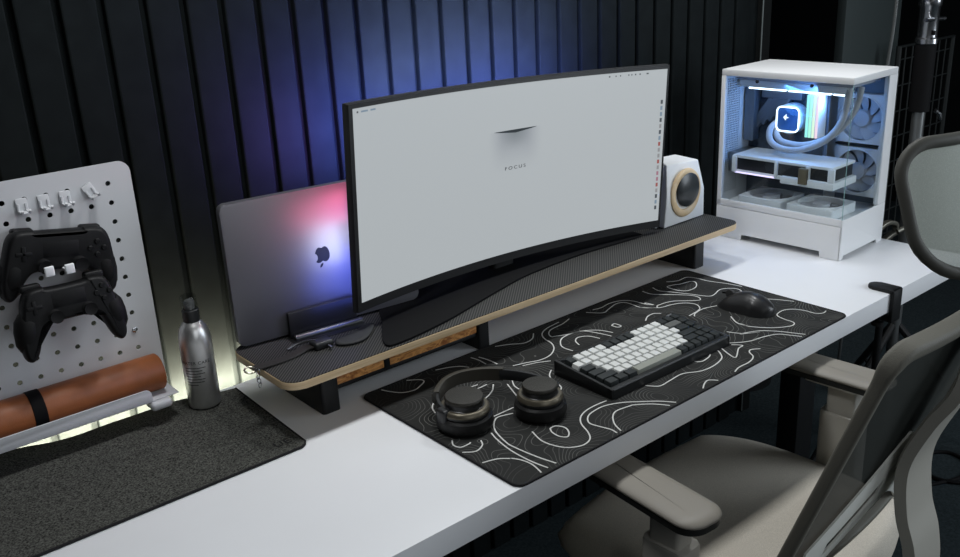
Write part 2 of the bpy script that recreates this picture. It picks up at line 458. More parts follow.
def keycap(w, t):
    key = (w, t)
    if key in capmesh: return capmesh[key]
    bm = B(); a, d, h = w*U-.0012, U-.0012, .0088
    lv = [(0,0,.0),(.0016,.0014,h-.0006),(.0022,.0020,h)]
    R = []
    for ix, iy, z in lv:
        R.append([bm.verts.new((x, y, z)) for x, y in rrect(-a/2+ix, a/2-ix, -d/2+iy, d/2-iy+ix*.2, .0012, 2)])
    for p, q in zip(R, R[1:]):
        n = len(p)
        for i in range(n): bm.faces.new((p[i], p[(i+1)%n], q[(i+1)%n], q[i]))
    bm.faces.new(R[0][::-1]); bm.faces.new(R[-1])
    me = bpy.data.meshes.new('keycap'); bmesh.ops.recalc_face_normals(bm, faces=bm.faces); bm.to_mesh(me); bm.free()
    me.materials.append(tone[t]); me.shade_smooth(); me.set_sharp_from_angle(angle=math.radians(24))
    capmesh[key] = me; return me
tilt = math.atan2(.010, D_)
for r, row in enumerate(rows):
    tot = sum(w for w, t in row); x = .0085
    stretch = 16*U/(tot*U)
    gaps = 16-tot
    for i, (w, t) in enumerate(row):
        if i == len(row)-1 or (r == 0 and i == len(row)-3): x += gaps*U*(1 if r else .5)
        y = .0115+(r+.5)*U
        o = bpy.data.objects.new('keycap', keycap(w, t)); COL.objects.link(o); o.parent = kb
        o.location = (x+w*U/2, y, kz(y)-.005+(.0016*abs(r-2)/2)); o.rotation_euler = (tilt,0,0)
        x += w*U
# ------------------------------------------------------------------ mouse
ms = thing('computer_mouse', 'black wireless mouse at the right end of the contour mat', 'mouse', M=T((.787,.163,.0036)) @ RZ(.10))
def mouse_pt(u, v):
    # u -1..1 across, v 0..1 along (0 rear)
    return None
bm = B(); ny, nx = 22, 20; G = []
for j in range(ny+1):
    v = j/ny; y = -.062+.124*v
    w = .0325*(max(0, 1-abs(2*v-1)**3.2))**.5*(1-.08*math.sin(PI*v)*(v>.35))
    h = .039*(math.sin(PI*min(1, (v*.92+.10)))**.75)
    ring = []
    for i in range(nx):
        a = 2*PI*i/nx; cx, cz = math.cos(a), math.sin(a)
        x = w*math.copysign(abs(cx)**.75, cx)
        z = h*max(0, cz)**.85 if cz > 0 else 0
        ring.append(bm.verts.new((x*(1-.10*max(0,cz)), y, z+.0004)))
    G.append(ring)
for a, c in zip(G, G[1:]):
    for i in range(nx): bm.faces.new((a[i], a[(i+1)%nx], c[(i+1)%nx], c[i]))
bm.faces.new(G[0][::-1]); bm.faces.new(G[-1])
bmesh.ops.remove_doubles(bm, verts=bm.verts, dist=1e-5)
part('shell', bm, pm('mouse_black', (.016,.016,.017), .33, 0, .5), ms, 60, local=True)
wh = lathe(B(), [(.006,-.0035),(.0095,-.003),(.010,0),(.0095,.003),(.006,.0035)], 20, T((0,.036,.026)) @ RY(PI/2))
part('scroll_wheel', wh, pm('wheel_rubber', (.03,.03,.03), .6), ms, local=True)
part('button_split', rb(-.0006,.0006,.018,.052,.027,.0305,.0002, M=T((0,0,.003)) @ RX(-.12)), M_blkm, ms, local=True)

# ------------------------------------------------------------------ headphones
hp = thing('headphones', 'black over-ear headphones with bronze rings lying on the contour mat', 'headphones', (.12,.20,.0036))
M_pad = pm('ear_pad_leather', (.006,.006,.006), .45, 0, .35, bump=.3, bscale=500); M_brz = pm('bronze_satin', (.13,.115,.085), .38, .65)
M_cap = pm('textured_cap', (.030,.028,.023), .40, .4, .5, bump=.6, bscale=700)
for cx, cy, r0, tl in ((.064,.197,.0465,.03), (.177,.138,.043,.0)):
    Mx = T((cx, cy, .0036)) @ RX(tl) 
    k = r0/.046
    e = part('ear_pad', lathe(B(), [(.026*k,.001),(.040*k,.0008),(.0455*k,.006),(.0468*k,.014),(.0450*k,.023),(.041*k,.0265),(.02*k,.027)], 48, Mx), M_pad, hp)
    part('ear_cup', lathe(B(), [(.038*k,.024),(.0405*k,.029),(.0405*k,.032),(.034*k,.0395),(.031*k,.041),(.0305*k,.048)], 48, Mx), pm('cup_black', (.014,.014,.014), .35), hp)
    part('trim_ring', lathe(B(), [(.0395*k,.0315),(.0412*k,.0325),(.0408*k,.0355),(.0375*k,.0395),(.035*k,.0402)], 48, Mx), M_brz, hp, label='satin bronze ring')
    part('cap', lathe(B(), [(.029*k,.048),(.0318*k,.0495),(.0318*k,.0525),(.030*k,.055),(.018*k,.0562),(0,.0565)], 48, Mx), M_cap, hp, label='textured dark bronze cap')
bp_ = [(.030,.202,.036),(.034,.222,.036),(.047,.246,.036),(.068,.267,.036),(.097,.284,.036),(.131,.286,.036),(.164,.270,.036),(.190,.243,.036),(.208,.210,.036),(.217,.178,.036),(.217,.158,.036)]
bp = spline(bp_, 6)
sec_b = [(-.0025,-.015),(.0,-.016),(.004,-.0155),(.0065,-.009),(.007,0),(.0065,.009),(.004,.0155),(.0,.016),(-.0025,.015)]
nb = len(bp)
a, c = int(nb*.24), int(nb*.70)
part('headband', sweep(B(), bp[a:c+1], [(s*-1.3, u*.74) for s, u in sec_b]), pm('headband_leather', (.040,.036,.028), .36, 0, .5), hp, 50, label='dark brown padded headband')
part('slider', sweep(B(), bp[:a+2], [(s*.7, u*.60) for s, u in sec_b]), M_blk2, hp, 50)
part('slider', sweep(B(), bp[c-1:], [(s*.7, u*.60) for s, u in sec_b]), M_blk2, hp, 50)
part('hinge', rb(.018,.034,.190,.214,.020,.046,.005,3), M_blk2, hp)
part('hinge', rb(.211,.224,.138,.164,.020,.046,.005,3), M_blk2, hp)

# ------------------------------------------------------------------ desk shelf
def carbon():
    m = bpy.data.materials.new('striped_felt_top'); m.use_nodes = True
    nt = m.node_tree; b = nt.nodes['Principled BSDF']; L = nt.links.new
    b.inputs['Roughness'].default_value = .55; b.inputs['Specular IOR Level'].default_value = .3
    tc = nt.nodes.new('ShaderNodeTexCoord'); mp = nt.nodes.new('ShaderNodeMapping'); mp.inputs['Rotation'].default_value = (0,0,math.radians(-43+90))
    L(tc.outputs['Object'], mp.inputs['Vector'])
    w = nt.nodes.new('ShaderNodeTexWave'); w.inputs['Scale'].default_value = 2*PI/.0046/20.0*1.0
    w.wave_type = 'BANDS'; w.bands_direction = 'X'; w.inputs['Distortion'].default_value = 0
    L(mp.outputs[0], w.inputs['Vector'])
    r = nt.nodes.new('ShaderNodeValToRGB'); r.color_ramp.elements[0].position = .40; r.color_ramp.elements[0].color = (.005,.005,.005,1)
    r.color_ramp.elements[1].position = .85; r.color_ramp.elements[1].color = (.075,.073,.069,1)
    L(w.outputs['Fac'], r.inputs['Fac']); L(r.outputs['Color'], b.inputs['Base Color'])
    return m
def wood(name, c1, c2, scale=(1,14,14), rot=0, dist=2.0):
    m = bpy.data.materials.new(name); m.use_nodes = True
    nt = m.node_tree; b = nt.nodes['Principled BSDF']; L = nt.links.new; b.inputs['Roughness'].default_value = .45
    tc = nt.nodes.new('ShaderNodeTexCoord'); mp = nt.nodes.new('ShaderNodeMapping'); mp.inputs['Scale'].default_value = scale
    L(tc.outputs['Object'], mp.inputs['Vector'])
    n = nt.nodes.new('ShaderNodeTexNoise'); n.inputs['Scale'].default_value = 5; n.inputs['Detail'].default_value = 5; n.inputs['Distortion'].default_value = dist
    L(mp.outputs[0], n.inputs['Vector'])
    r = nt.nodes.new('ShaderNodeValToRGB'); r.color_ramp.elements[0].position = .38; r.color_ramp.elements[1].position = .62
    r.color_ramp.elements[0].color = (*c1, 1); r.color_ramp.elements[1].color = (*c2, 1)
    L(n.outputs['Fac'], r.inputs['Fac']); L(r.outputs['Color'], b.inputs['Base Color'])
    return m
M_ply = wood('plywood_edge', (.52,.38,.22), (.62,.47,.29), (2,2,60), dist=.3)
M_burl = wood('burl_veneer', (.26,.09,.025), (.66,.33,.11), (6,3,14), dist=2.5)
SX0, SX1, SY0, SY1, SZ = -.165, 1.023, .342, .548, .105
sh = thing('desk_shelf', 'long black striped monitor shelf with a pale plywood edge', 'shelf', ((SX0+SX1)/2,.47,0))
part('shelf_board', prism(B(), rrect(SX0,SX1,SY0,SY1,.030,8), .0905, SZ-.0016, bev=.0015), M_ply, sh, label='pale plywood board edge')
part('shelf_top', prism(B(), rrect(SX0+.0012,SX1-.0012,SY0+.0012,SY1-.0012,.029,8), SZ-.0016, SZ), carbon(), sh, label='black top with fine diagonal stripes')
for x0, x1 in ((-.080,-.045),(.925,.962)):
    part('leg', prism(B(), rrect(x0,x1,.398,.535,.006,4), 0, .0905), M_blk, sh)
part('middle_leg', prism(B(), rrect(.278,.306,.4130,.535,.005,4), 0, .0905), M_blk, sh)
part('drawer_tray', rb(-.045,.278,.420,.53,.026,.034,.001), M_blk, sh)
part('tray_back', rb(-.045,.278,.520,.530,.034,.0905,.001), M_blk, sh)
for x0, x1 in ((-.043,.060),(.071,.275)):
    d = part('drawer', rb(x0,x1,.418,.518,.036,.082,.0015), M_blk, sh)
    part('drawer_front', rb(x0+.001,x1-.001,.414,.418,.037,.081,.0012), M_burl, d, label='burl wood drawer front')
part('divider', rb(.060,.071,.413,.520,.034,.0905,.001), M_blk, sh)

# ------------------------------------------------------------------ laptop in a vertical stand
LAP = T((-.1555,.5250,.1105)) @ RZ(-.101) @ RX(-.021)     # local x along the lid, z up, y away from the viewer
lap = thing('laptop', 'grey laptop standing on edge in a vertical stand left of the monitor', 'laptop', M=LAP)
M_grey = pm('space_grey_aluminium', (.17,.17,.185), .46, .7, .5)
F2 = LAP @ FACE                                            # local xy = lid plane
def lidplate(y0, y1):
    return prism(B(), rrect(0,.3557,0,.2481,.011,6), -y1, -y0, F2, bev=.0016)
part('lid', lidplate(0, .0048), M_grey, lap)
part('base', lidplate(.0056, .0165), M_grey, lap)
apple = [(0,.30),(.12,.36),(.25,.38),(.36,.33),(.40,.28),(.32,.20),(.28,.08),(.30,-.06),(.37,-.16),(.42,-.19),(.36,-.34),(.27,-.46),(.16,-.5),(0,-.45),(-.12,-.5),(-.24,-.49),(-.36,-.36),(-.43,-.18),(-.45,0),(-.42,.18),(-.33,.31),(-.2,.37),(-.1,.35)]
leaf = [(0,.42),(.02,.54),(.10,.63),(.19,.66),(.18,.55),(.11,.46)]
s = .0315
bm = B()
for poly in (apple, leaf):
    P = [(p.x, p.y) for p in spline([(x,y,0) for x, y in poly], 4, True)]
    prism(bm, [(.1695-x*s, .1265-y*s) for x, y in P], 0, .0004, F2)
part('logo', bm, pm('emblem_black', (.006,.008,.020), .6, 0, .15), lap, 0, label='dark emblem, upside down')
for x in (.02,.31):
    part('rubber_foot', lathe(B(), [(.006,0),(.006,.001),(.005,.0016),(0,.0016)], 20, LAP @ T((x,.0165,.03)) @ RX(-PI/2)), M_blkm, lap)

st = thing('laptop_stand', 'black vertical laptop stand with a bright rounded front bar', 'stand', M=T((0,0,0)) @ LAP)
M_std = pm('stand_black_metal', (.020,.021,.022), .30, .6, .5); M_bar = pm('stand_bar_grey', (.10,.105,.105), .30, .85)
part('base_plate', prism(B(), rrect(.083,.222,-.045,.034,.008,5), -.0105, -.0055, LAP, bev=.001), M_std, st)
part('front_jaw', rb(.088,.218,-.0125,-.0035,-.0105,.042,.002, M=LAP), pm('jaw_black', (.013,.013,.014), .4, .2), st)
part('rear_jaw', rb(.088,.218,.0205,.030,-.0105,.042,.002, M=LAP), M_std, st)
bm = cyl(B(), LAP @ Vector((.092,-.020,-.004)), LAP @ Vector((.222,-.020,-.004)), .0075, n=24)
part('front_bar', bm, M_bar, st)
part('edge_strip', rb(.083,.222,-.0465,-.0440,-.0085,-.0065,.0004, M=LAP), M_chrome, st)

# key strap, ring and carabiner in front of the stand
ks = thing('key_strap', 'black leather wrist strap with metal ring hanging over the shelf corner', 'strap', (-.10,.436,.105))
M_lea = pm('strap_leather', (.022,.020,.018), .5, 0, .4, bump=.4, bscale=300)
pth = spline([(-.178,.435,.1085),(-.155,.433,.1085),(-.125,.434,.1075),(-.10,.438,.1075),(-.078,.444,.109),(-.060,.440,.111)], 6)
part('strap', sweep(B(), pth, [(-.009,-.0014),(.009,-.0014),(.0095,0),(.009,.0014),(-.009,.0014),(-.0095,0)]), M_lea, ks)
part('ring', torus(B(), .0085, .0016, T((-.184,.434,.1085)) @ RX(.25), 28, 8), pm('antique_steel', (.30,.28,.23), .3, .9), ks, label='metal ring at the strap end')
part('clasp', rb(-.066,-.030,.424,.450,.1055,.1185,.004,3, M=Matrix()), M_blk2, ks)
part('clip', tube(B(), spline([(-.100,.462,.1085),(-.082,.462,.112),(-.066,.452,.1165),(-.056,.438,.118)], 6), .0022, 8), M_chrome, ks, label='bright curved metal clip')
part('pin', cyl(B(), (-.043,.421,.1100), (-.043,.411,.1090), .0028), M_chrome, ks)
pz = spline([(-.150,.428,.1015),(-.163,.405,.088),(-.160,.395,.080)], 5)
for i in range(4):
    q = Vector((-.1745,.4255,.1060)) if i == 0 else Vector((-.1765,.424,.1052))+Vector((-.0006*i,-.0028*i,-.0062*i))
    part('chain_link', torus(B(), .0036, .0009, T(q) @ RZ(.5) @ RY(PI/2) @ RX(PI/2*(i%2)), 14, 6, sx=1.25), M_chrome, ks, label='bright chain link')
po_ = thing('pouch', 'flat dark fabric pouch lying on the shelf beside the laptop stand', 'pouch', (.01,.425,.105))
out = [(p.x,p.y) for p in spline([(-.028,.418,0),(-.012,.404,0),(.014,.402,0),(.040,.418,0),(.066,.446,0),(.060,.458,0),(.030,.448,0),(.0,.440,0),(-.022,.434,0)], 5, True)]
bm = B(); pillow(bm, out, .0035, .006, T((0,0,.1080)), 4, .0028)
part('fabric', bm, pm('pouch_fabric', (.030,.031,.033), .7, 0, .3, bump=.4, bscale=500), po_, 60)
part('seam', tube(B(), [(x, y, .1086) for x, y in out], .0006, 5, closed=True), M_edge, po_)

# ------------------------------------------------------------------ ultrawide monitor
c0 = Vector((.4350,.4229,.3171)); yaw, tl, rl = -.0024, -.0272, -.0341
ux = Vector((math.cos(yaw), math.sin(yaw), 0)); nb_ = Vector((-math.sin(yaw), math.cos(yaw), 0))
uz = Vector((0,0,1))*math.cos(tl)+nb_*math.sin(tl)
ux2 = ux*math.cos(rl)+uz*math.sin(rl); uz2 = uz*math.cos(rl)-ux*math.sin(rl); ub = uz2.cross(ux2)
RR = 1.8; PE = math.asin(.3955/RR)
def S(s, v, back=0):
    ph = s/RR; r = RR+back
    return c0+ux2*(r*math.sin(ph))+uz2*v+ub*(r*math.cos(ph)-RR*math.cos(PE))
mon = thing('monitor', 'wide curved black monitor with a pale grey screen reading FOCUS', 'monitor', (.435,.54,.105))
SE = RR*PE; HV = .167
def shell(s0, s1, v0, v1, b0, b1, n=48, cut=0):
    bm = B(); R = []
    for i in range(n+1):
        s = s0+(s1-s0)*i/n
        R.append([bm.verts.new(S(s, v, b)) for v, b in ((v0,b0),(v1,b0),(v1,b1),(v0,b1))])
    for a, c in zip(R, R[1:]):
        for k in range(4): bm.faces.new((a[k], a[(k+1)%4], c[(k+1)%4], c[k]))
    bm.faces.new(R[0]); bm.faces.new(R[-1][::-1]); return bm
M_mon = pm('monitor_black', (.012,.012,.013), .35, 0, .45); M_montop = pm('monitor_frame_grey', (.028,.029,.030), .5, .2)
part('bezel', shell(-SE-.0085, SE+.0055, -HV-.0165, HV+.0075, .0006, .006), M_mon, mon)
part('frame', shell(-SE-.0086, SE+.0058, -HV-.0175, HV+.0088, .006, .0145), M_montop, mon, label='dark grey metal frame')
# swollen rear housing
bm = B(); G = []
for i in range(37):
    s = -.20+.40*i/36; row = []
    for j in range(17):
        v = -.135+.27*j/16; k = (max(0, 1-(abs(s)/.20)**3)*max(0, 1-(abs(v)/.135)**3))**.6
        row.append(bm.verts.new(S(s, v, .0145+.036*k)))
    G.append(row)
for a, c in zip(G, G[1:]):
    for j in range(16): bm.faces.new((a[j], a[j+1], c[j+1], c[j]))
part('rear_housing', bm, M_blk2, mon, 60)
# the picture on the screen
def screen_mat():
    m = bpy.data.materials.new('screen_picture'); m.use_nodes = True
    nt = m.node_tree; b = nt.nodes['Principled BSDF']; L = nt.links.new
    b.inputs['Base Color'].default_value = (.02,.02,.02,1); b.inputs['Roughness'].default_value = .45
    uv = nt.nodes.new('ShaderNodeUVMap'); sp = nt.nodes.new('ShaderNodeSeparateXYZ'); L(uv.outputs[0], sp.inputs[0])
    def mr(x, a, c, d, e, smooth=True):
        n = nt.nodes.new('ShaderNodeMapRange'); n.interpolation_type = 'SMOOTHSTEP' if smooth else 'LINEAR'
        n.inputs[1].default_value = a; n.inputs[2].default_value = c; n.inputs[3].default_value = d; n.inputs[4].default_value = e
        L(x, n.inputs[0]); return n.outputs[0]
    def mul(a, c):
        n = nt.nodes.new('ShaderNodeMath'); n.operation = 'MULTIPLY'; L(a, n.inputs[0])
        if isinstance(c, (int, float)): n.inputs[1].default_value = c
        else: L(c, n.inputs[1])
        return n.outputs[0]
    ab = nt.nodes.new('ShaderNodeMath'); ab.operation = 'ABSOLUTE'; L(sp.outputs[0], ab.inputs[0])
    sx = mr(ab.outputs[0], .028, .074, 1, 0); up = mr(sp.outputs[1], .0795, .0805, 1, 0, False); dn = mr(sp.outputs[1], -.01, .080, .0, 1)
    shade = mul(mul(sx, up), dn)
    core = mul(mul(mr(ab.outputs[0], .0, .05, 1, 0), up), mr(sp.outputs[1], .035, .080, 0, 1))
    mx = nt.nodes.new('ShaderNodeMixRGB'); mx.inputs[1].default_value = (.455,.490,.510,1); mx.inputs[2].default_value = (.33,.355,.39,1)
    L(shade, mx.inputs[0])
    mx2 = nt.nodes.new('ShaderNodeMixRGB'); mx2.inputs[2].default_value = (.16,.19,.20,1); L(mx.outputs[0], mx2.inputs[1]); L(mul(core, .75), mx2.inputs[0])
    L(mx2.outputs[0], b.inputs['Emission Color']); b.inputs['Emission Strength'].default_value = .86
    return m
bm = B(); uvl = bm.loops.layers.uv.new('UVMap'); n = 64; G = []
for i in range(n+1):
    s = -SE+2*SE*i/n; G.append([(bm.verts.new(S(s, v, 0)), s, v) for v in (-HV, 0, HV)])
for a, c in zip(G, G[1:]):
    for j in range(2):
        q = (a[j], c[j], c[j+1], a[j+1]); f = bm.faces.new([x[0] for x in q])
        for l, x in zip(f.loops, q): l[uvl].uv = (x[1], x[2])
SCR = bm
icons = SCR
def chip(bm, s, v, w, h, mi):
    k = len(bm.faces); vs = [bm.verts.new(S(s+a*w/2, v+b_*h/2, -.0003)) for a, b_ in ((-1,-1),(1,-1),(1,1),(-1,1))]
    f = bm.faces.new(vs); f.material_index = mi+1
random.seed(3)
for i in range(19):
    chip(icons, .3885, .098-.0130*i, .0058, .0085, [0,2,2,0,3,0,2,1,3,3,1,3,4,4,1,3,0,2,0][i])
for s, w in ((.245,.006),(.262,.004),(.274,.004),(.296,.004),(.304,.004),(.314,.005),(.326,.005),(.346,.008)):
    chip(icons, s, .1605, w*.7, .003, 0)
for s, w in ((-.388,.004),(-.372,.016),(-.352,.012)): chip(icons, s, .1605, w, .003, 2 if w > .005 else 0)
scr = part('screen', SCR, [screen_mat(), em('icon_dark', (.05,.06,.07), .8), em('icon_red', (.55,.12,.10), .5), em('icon_blue', (.20,.28,.36), .8), em('icon_grey', (.33,.33,.34), .7), em('icon_pink', (.50,.22,.30), .6)], mon, 60, label='lit pale grey screen')
def curve_onto(bm, back):
    for v in bm.verts: v.co = S(v.co.x, v.co.y, back-v.co.z)
    return bm
M_ink = pm('screen_ink', (.015,.018,.022), .6)
part('screen_text', curve_onto(text_bm('FOCUS', .0125, .00012, T((.0,.0055,.0003)) @ Matrix.Diagonal((1.12,.72,1,1)), space=1.4), 0), M_ink, scr, 0, label='small dark lettering FOCUS')
bm = B(); nn_ = 24; lo = []; hi = []
for i in range(nn_+1):
    s = -.056+.112*i/nn_; t = 1-abs(s)/.056
    hi.append(bm.verts.new(S(s, .0802, -.0003))); lo.append(bm.verts.new(S(s, .0802-.0062*t**.8-.0002, -.0003)))
for i in range(nn_): bm.faces.new((lo[i], lo[i+1], hi[i+1], hi[i]))
part('screen_notch', bm, pm('screen_slit', (.03,.04,.045), .6), scr, 0, label='dark wedge slit drawn on the screen')
# stand
pz = S(0, -.02, .052)
part('stand_arm', rb(pz.x-.035,pz.x+.035,pz.y-.012,pz.y+.012,pz.z-.05,pz.z+.05,.006), M_blk, mon)
part('stand_neck', prism(B(), rrect(pz.x-.03,pz.x+.03,pz.y-.010,pz.y+.014,.010,5), .109, pz.z+.05), M_blk, mon)
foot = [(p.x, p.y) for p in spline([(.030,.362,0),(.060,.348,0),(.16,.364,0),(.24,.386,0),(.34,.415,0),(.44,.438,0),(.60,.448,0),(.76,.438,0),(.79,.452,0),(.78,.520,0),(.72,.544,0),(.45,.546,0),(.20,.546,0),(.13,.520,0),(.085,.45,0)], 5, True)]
part('stand_base_shade', prism(B(), foot, .1052, .1092, bev=.001), M_blkm, mon)  # black base, outline stretched to stand in for the shade under the monitor
# coloured lights on the rear of the monitor
def glow_mat():
    m = em('rear_colour_light', (1,1,1), 3.4); nt = m.node_tree; L = nt.links.new
    uv = nt.nodes.new('ShaderNodeUVMap'); sp_ = nt.nodes.new('ShaderNodeSeparateXYZ'); L(uv.outputs[0], sp_.inputs[0])
    r = nt.nodes.new('ShaderNodeValToRGB'); E = r.color_ramp.elements
    E[0].position = 0; E[0].color = (.02,.04,.45,1); E[1].position = 1; E[1].color = (.75,.10,.20,1)
    for p, c in ((.25,(.06,.09,.95,1)),(.42,(.75,.80,1,1)),(.58,(.75,.75,1,1)),(.72,(.40,.16,.60,1)),(.85,(.95,.16,.30,1))):
        e = E.new(p); e.color = c
    L(sp_.outputs[1], r.inputs['Fac']); L(r.outputs['Color'], nt.nodes['Principled BSDF'].inputs['Emission Color']); return m
bm = B(); uvl = bm.loops.layers.uv.new('UVMap'); G = []
for i in range(5):
    s = -.394+.085*i/4; G.append([(bm.verts.new(S(s, -.160+.200*j/8, .0155)), j/8) for j in range(9)])
for a, c in zip(G, G[1:]):
    for j in range(8):
        q = (a[j], a[j+1], c[j+1], c[j]); f = bm.faces.new([x[0] for x in q])
        for l, x in zip(f.loops, q): l[uvl].uv = (0, x[1])
part('rear_light', bm, glow_mat(), mon, 60, label='coloured light panel on the back')

# ------------------------------------------------------------------ white speaker
sp = thing('speaker', 'white tapered speaker with pale wooden ring at the right shelf end', 'speaker', (.94,.47,.105))
bm = B(); lo = [bm.verts.new(p) for p in ((.862,.439,.1055),(1.012,.441,.1055),(1.005,.515,.1055),(.868,.515,.1055))]
mid = [bm.verts.new(p) for p in ((.866,.4365,.175),(1.006,.4375,.175),(1.0,.517,.175),(.870,.517,.175))]
hi = [bm.verts.new(p) for p in ((.8735,.4455,.2500),(.990,.4455,.2440),(.972,.500,.252),(.905,.500,.255))]
for a, c in ((lo, mid), (mid, hi)):
    for i in range(4): bm.faces.new((a[i], a[(i+1)%4], c[(i+1)%4], c[i]))
bm.faces.new(lo[::-1]); bm.faces.new(hi)
bmesh.ops.bevel(bm, geom=bm.edges[:], offset=.003, segments=3, profile=.5, affect='EDGES')
part('cabinet', bm, pm('speaker_white', (.76,.77,.77), .5), sp)
SM = T((.937,.437,.180)) @ FACE
M_maple = wood('maple', (.62,.44,.24), (.70,.54,.34), (6,6,6), dist=.4)
part('wood_ring', torus(B(), .0465, .0090, SM @ T((-.003,-.003,.0005)) @ Matrix.Diagonal((.98,1.03,.45,1)), 48, 12), M_maple, sp, label='pale maple ring')
part('cone', lathe(B(), [(.0395,-.004),(.0400,.002),(.034,.005),(.022,.0075),(.010,.0085),(0,.009)], 40, SM @ T((.004,.003,.002))), pm('cone_black', (.020,.024,.026), .3, 0, .5), sp, label='black domed cone')
part('foot_plate', rb(.850,.900,.455,.52,.105,.1075,.0008), M_steel, sp)

# ------------------------------------------------------------------ pegboard
YB = .643
pg = thing('pegboard', 'pale grey pegboard with round holes leaning on the wall at left', 'pegboard', (-.55,YB,.018))
holes = []
hx, hz, hp_ = -.2847, .404, .0319
for i in range(0, 16):
    for j in range(0, 12):
        x, z = hx-hp_*i, hz-hp_*j
        if z < .05: continue
        holes.append([(x+.0043*math.cos(-2*PI*k/12), z+.0043*math.sin(-2*PI*k/12)) for k in range(12)])
bm = plate_mesh('board', rrect(-.80,-.2465,.020,.4365,[.008,.019,.019,.008],6), holes, .0028, T((0,YB+.0014,0)) @ FACE)
part('panel', bm, M_board, pg, 0)
part('ledge', rb(-.80,-.256,.5665,YB,.0475,.0492,.0006), M_board, pg)
bm = prism(B(), rrect(-.80,-.302,.0478,.0708,[.004,.010,.010,.004],5), 0, .003, T((0,.5675,0)) @ FACE, bev=.0006)
part('lip', bm, M_board, pg)
part('end_clip', rb(-.308,-.272,.556,.590,.032,.0472,.006,4), M_board, pg, label='pale rounded clip at the ledge end')
part('standoff', rb(-.32,-.28,YB+.003,YW-.0005,.36,.40,.004), M_blkm, pg)
part('standoff', rb(-.78,-.74,YB+.003,YW-.0005,.36,.40,.004), M_blkm, pg)
scw = part('screw', lathe(B(), [(.0048,0),(.0048,.0015),(.003,.0026),(0,.0026)], 20, T((-.2855,YB,.150)) @ FACE), M_chrome, pg)
# hooks
def hook(name, x, z, rot, label, group=None, s=1):
    M = T((x, YB, z)) @ FACE @ RZ(rot)
    h = thing(name, label, 'hook', M=M, group=group)
    part('back_plate', prism(B(), rrect(-.0085*s,.0085*s,-.010*s,.012*s,.002,4), .0004, .0032, bev=.0008), M_board, h, local=True)
    part('prong', sweep(B(), [Vector(p)*s for p in ((-.0055,.004,.003),(-.0055,-.006,.003),(-.0055,-.008,.006),(-.0055,-.008,.020),(-.0055,-.003,.024))], [(a*1.0,b) for a, b in rrect(-.0017,.0017,-.0017,.0017,.0006,2)], up=(1,0,0)), M_board, h, local=True)
    part('prong', sweep(B(), [Vector(p)*s for p in ((.0055,.004,.003),(.0055,-.006,.003),(.0055,-.008,.006),(.0055,-.008,.020),(.0055,-.003,.024))], [(a*1.0,b) for a, b in rrect(-.0017,.0017,-.0017,.0017,.0006,2)], up=(1,0,0)), M_board, h, local=True)
    part('tray', rb(-.0072*s,.0072*s,-.0095*s,-.0075*s,.003,.021*s,.0006), M_board, h, local=True)
    return h
for (x, z, r, lb) in ((-.418,.395,.0,'small pale hook on the pegboard, leftmost of four'),(-.386,.3945,.0,'small pale pegboard hook, second from the left in the row of four'),
                      (-.354,.394,.0,'small pale pegboard hook, third in the row, next to the tilted one'),(-.3155,.398,.45,'small pale pegboard hook turned askew, rightmost of four')):
    hook('peg_hook', x, z, r, lb, 'spare hooks along the top of the pegboard')
M_prong = pm('prong_white', (.80,.81,.82), .4)
for x, z, lb in ((-.413,.303,'white square peg under the upper game controller, left one'),(-.3835,.300,'white square peg under the upper game controller, right one')):
    h = thing('peg_bracket', lb, 'peg', M=T((x,YB,z)) @ FACE, group='white pegs carrying the controllers')
    part('arm', rb(-.0055,.0055,-.007,-.002,.0004,.060,.001), M_prong, h, local=True)
    part('tip', rb(-.0072,.0072,-.009,.007,.058,.0625,.002,3), M_prong, h, local=True)

# game controllers
M_pad1 = pm('controller_black', (.0035,.0036,.004), .5, 0, .25, bump=.15, bscale=900); M_pad2 = pm('controller_grip', (.004,.004,.0042), .6, 0, .2)
half = [(0,.047),(.030,.047),(.036,.0495),(.058,.048),(.070,.036),(.077,.008),(.082,-.024),(.080,-.046),(.071,-.054),(.060,-.047),(.047,-.024),(.036,-.014),(.015,-.012)]
def pad_outline(half):
    pts = half+[(-x, y) for x, y in half[1:]][::-1]
    return [(p.x, p.y) for p in spline([(x,y,0) for x, y in pts], 4, True)]
def controller(M, label, half, sticks_y):
    g = thing('game_controller', label, 'game controller', M=M, group='game controllers on the pegboard')
    bm = B(); pillow(bm, pad_outline(half), .014, .007, T((0,0,.020)), 6, .018)
    part('body', bm, M_pad1, g, 60, local=True)
    for sx in (-1, 1):
        part('grip', lathe(B(), [(0,-.032),(.009,-.030),(.0155,-.020),(.0185,0),(.018,.016),(.012,.028),(0,.032)], 24, T((sx*.0655,-.020,.018)) @ RZ(sx*.18) @ RX(-PI/2), sy=1.0), M_pad2, g, 60, local=True)
        stick = part('thumbstick', lathe(B(), [(.011,.030),(.0105,.034),(.0055,.036),(.005,.042),(.0095,.044),(.0098,.047),(.006,.046),(0,.0455)], 24, T((sx*.025,sticks_y,0))), M_pad2, g, local=True)
        part('shoulder_button', rb(sx*.047-.015,sx*.047+.015,.038,.0500,.004,.020,.004,3), M_pad1, g, local=True)
    part('touchpad', rb(-.026,.026,.008,.034,.030,.0343,.002), M_pad1, g, local=True)
    bm = B(); add(bm, rb(-.054,-.048,.006,.028,.030,.0362,.0015)); add(bm, rb(-.062,-.040,.014,.020,.030,.0362,.0015)); part('direction_pad', bm, M_pad1, g, local=True)
    for dx, dy in ((0,.010),(0,-.010),(.010,0),(-.010,0)):
        part('face_button', lathe(B(), [(.0043,.030),(.0043,.0358),(.0035,.0368),(0,.037)], 18, T((.051+dx,.018+dy,0))), M_pad1, g, local=True)
    return g
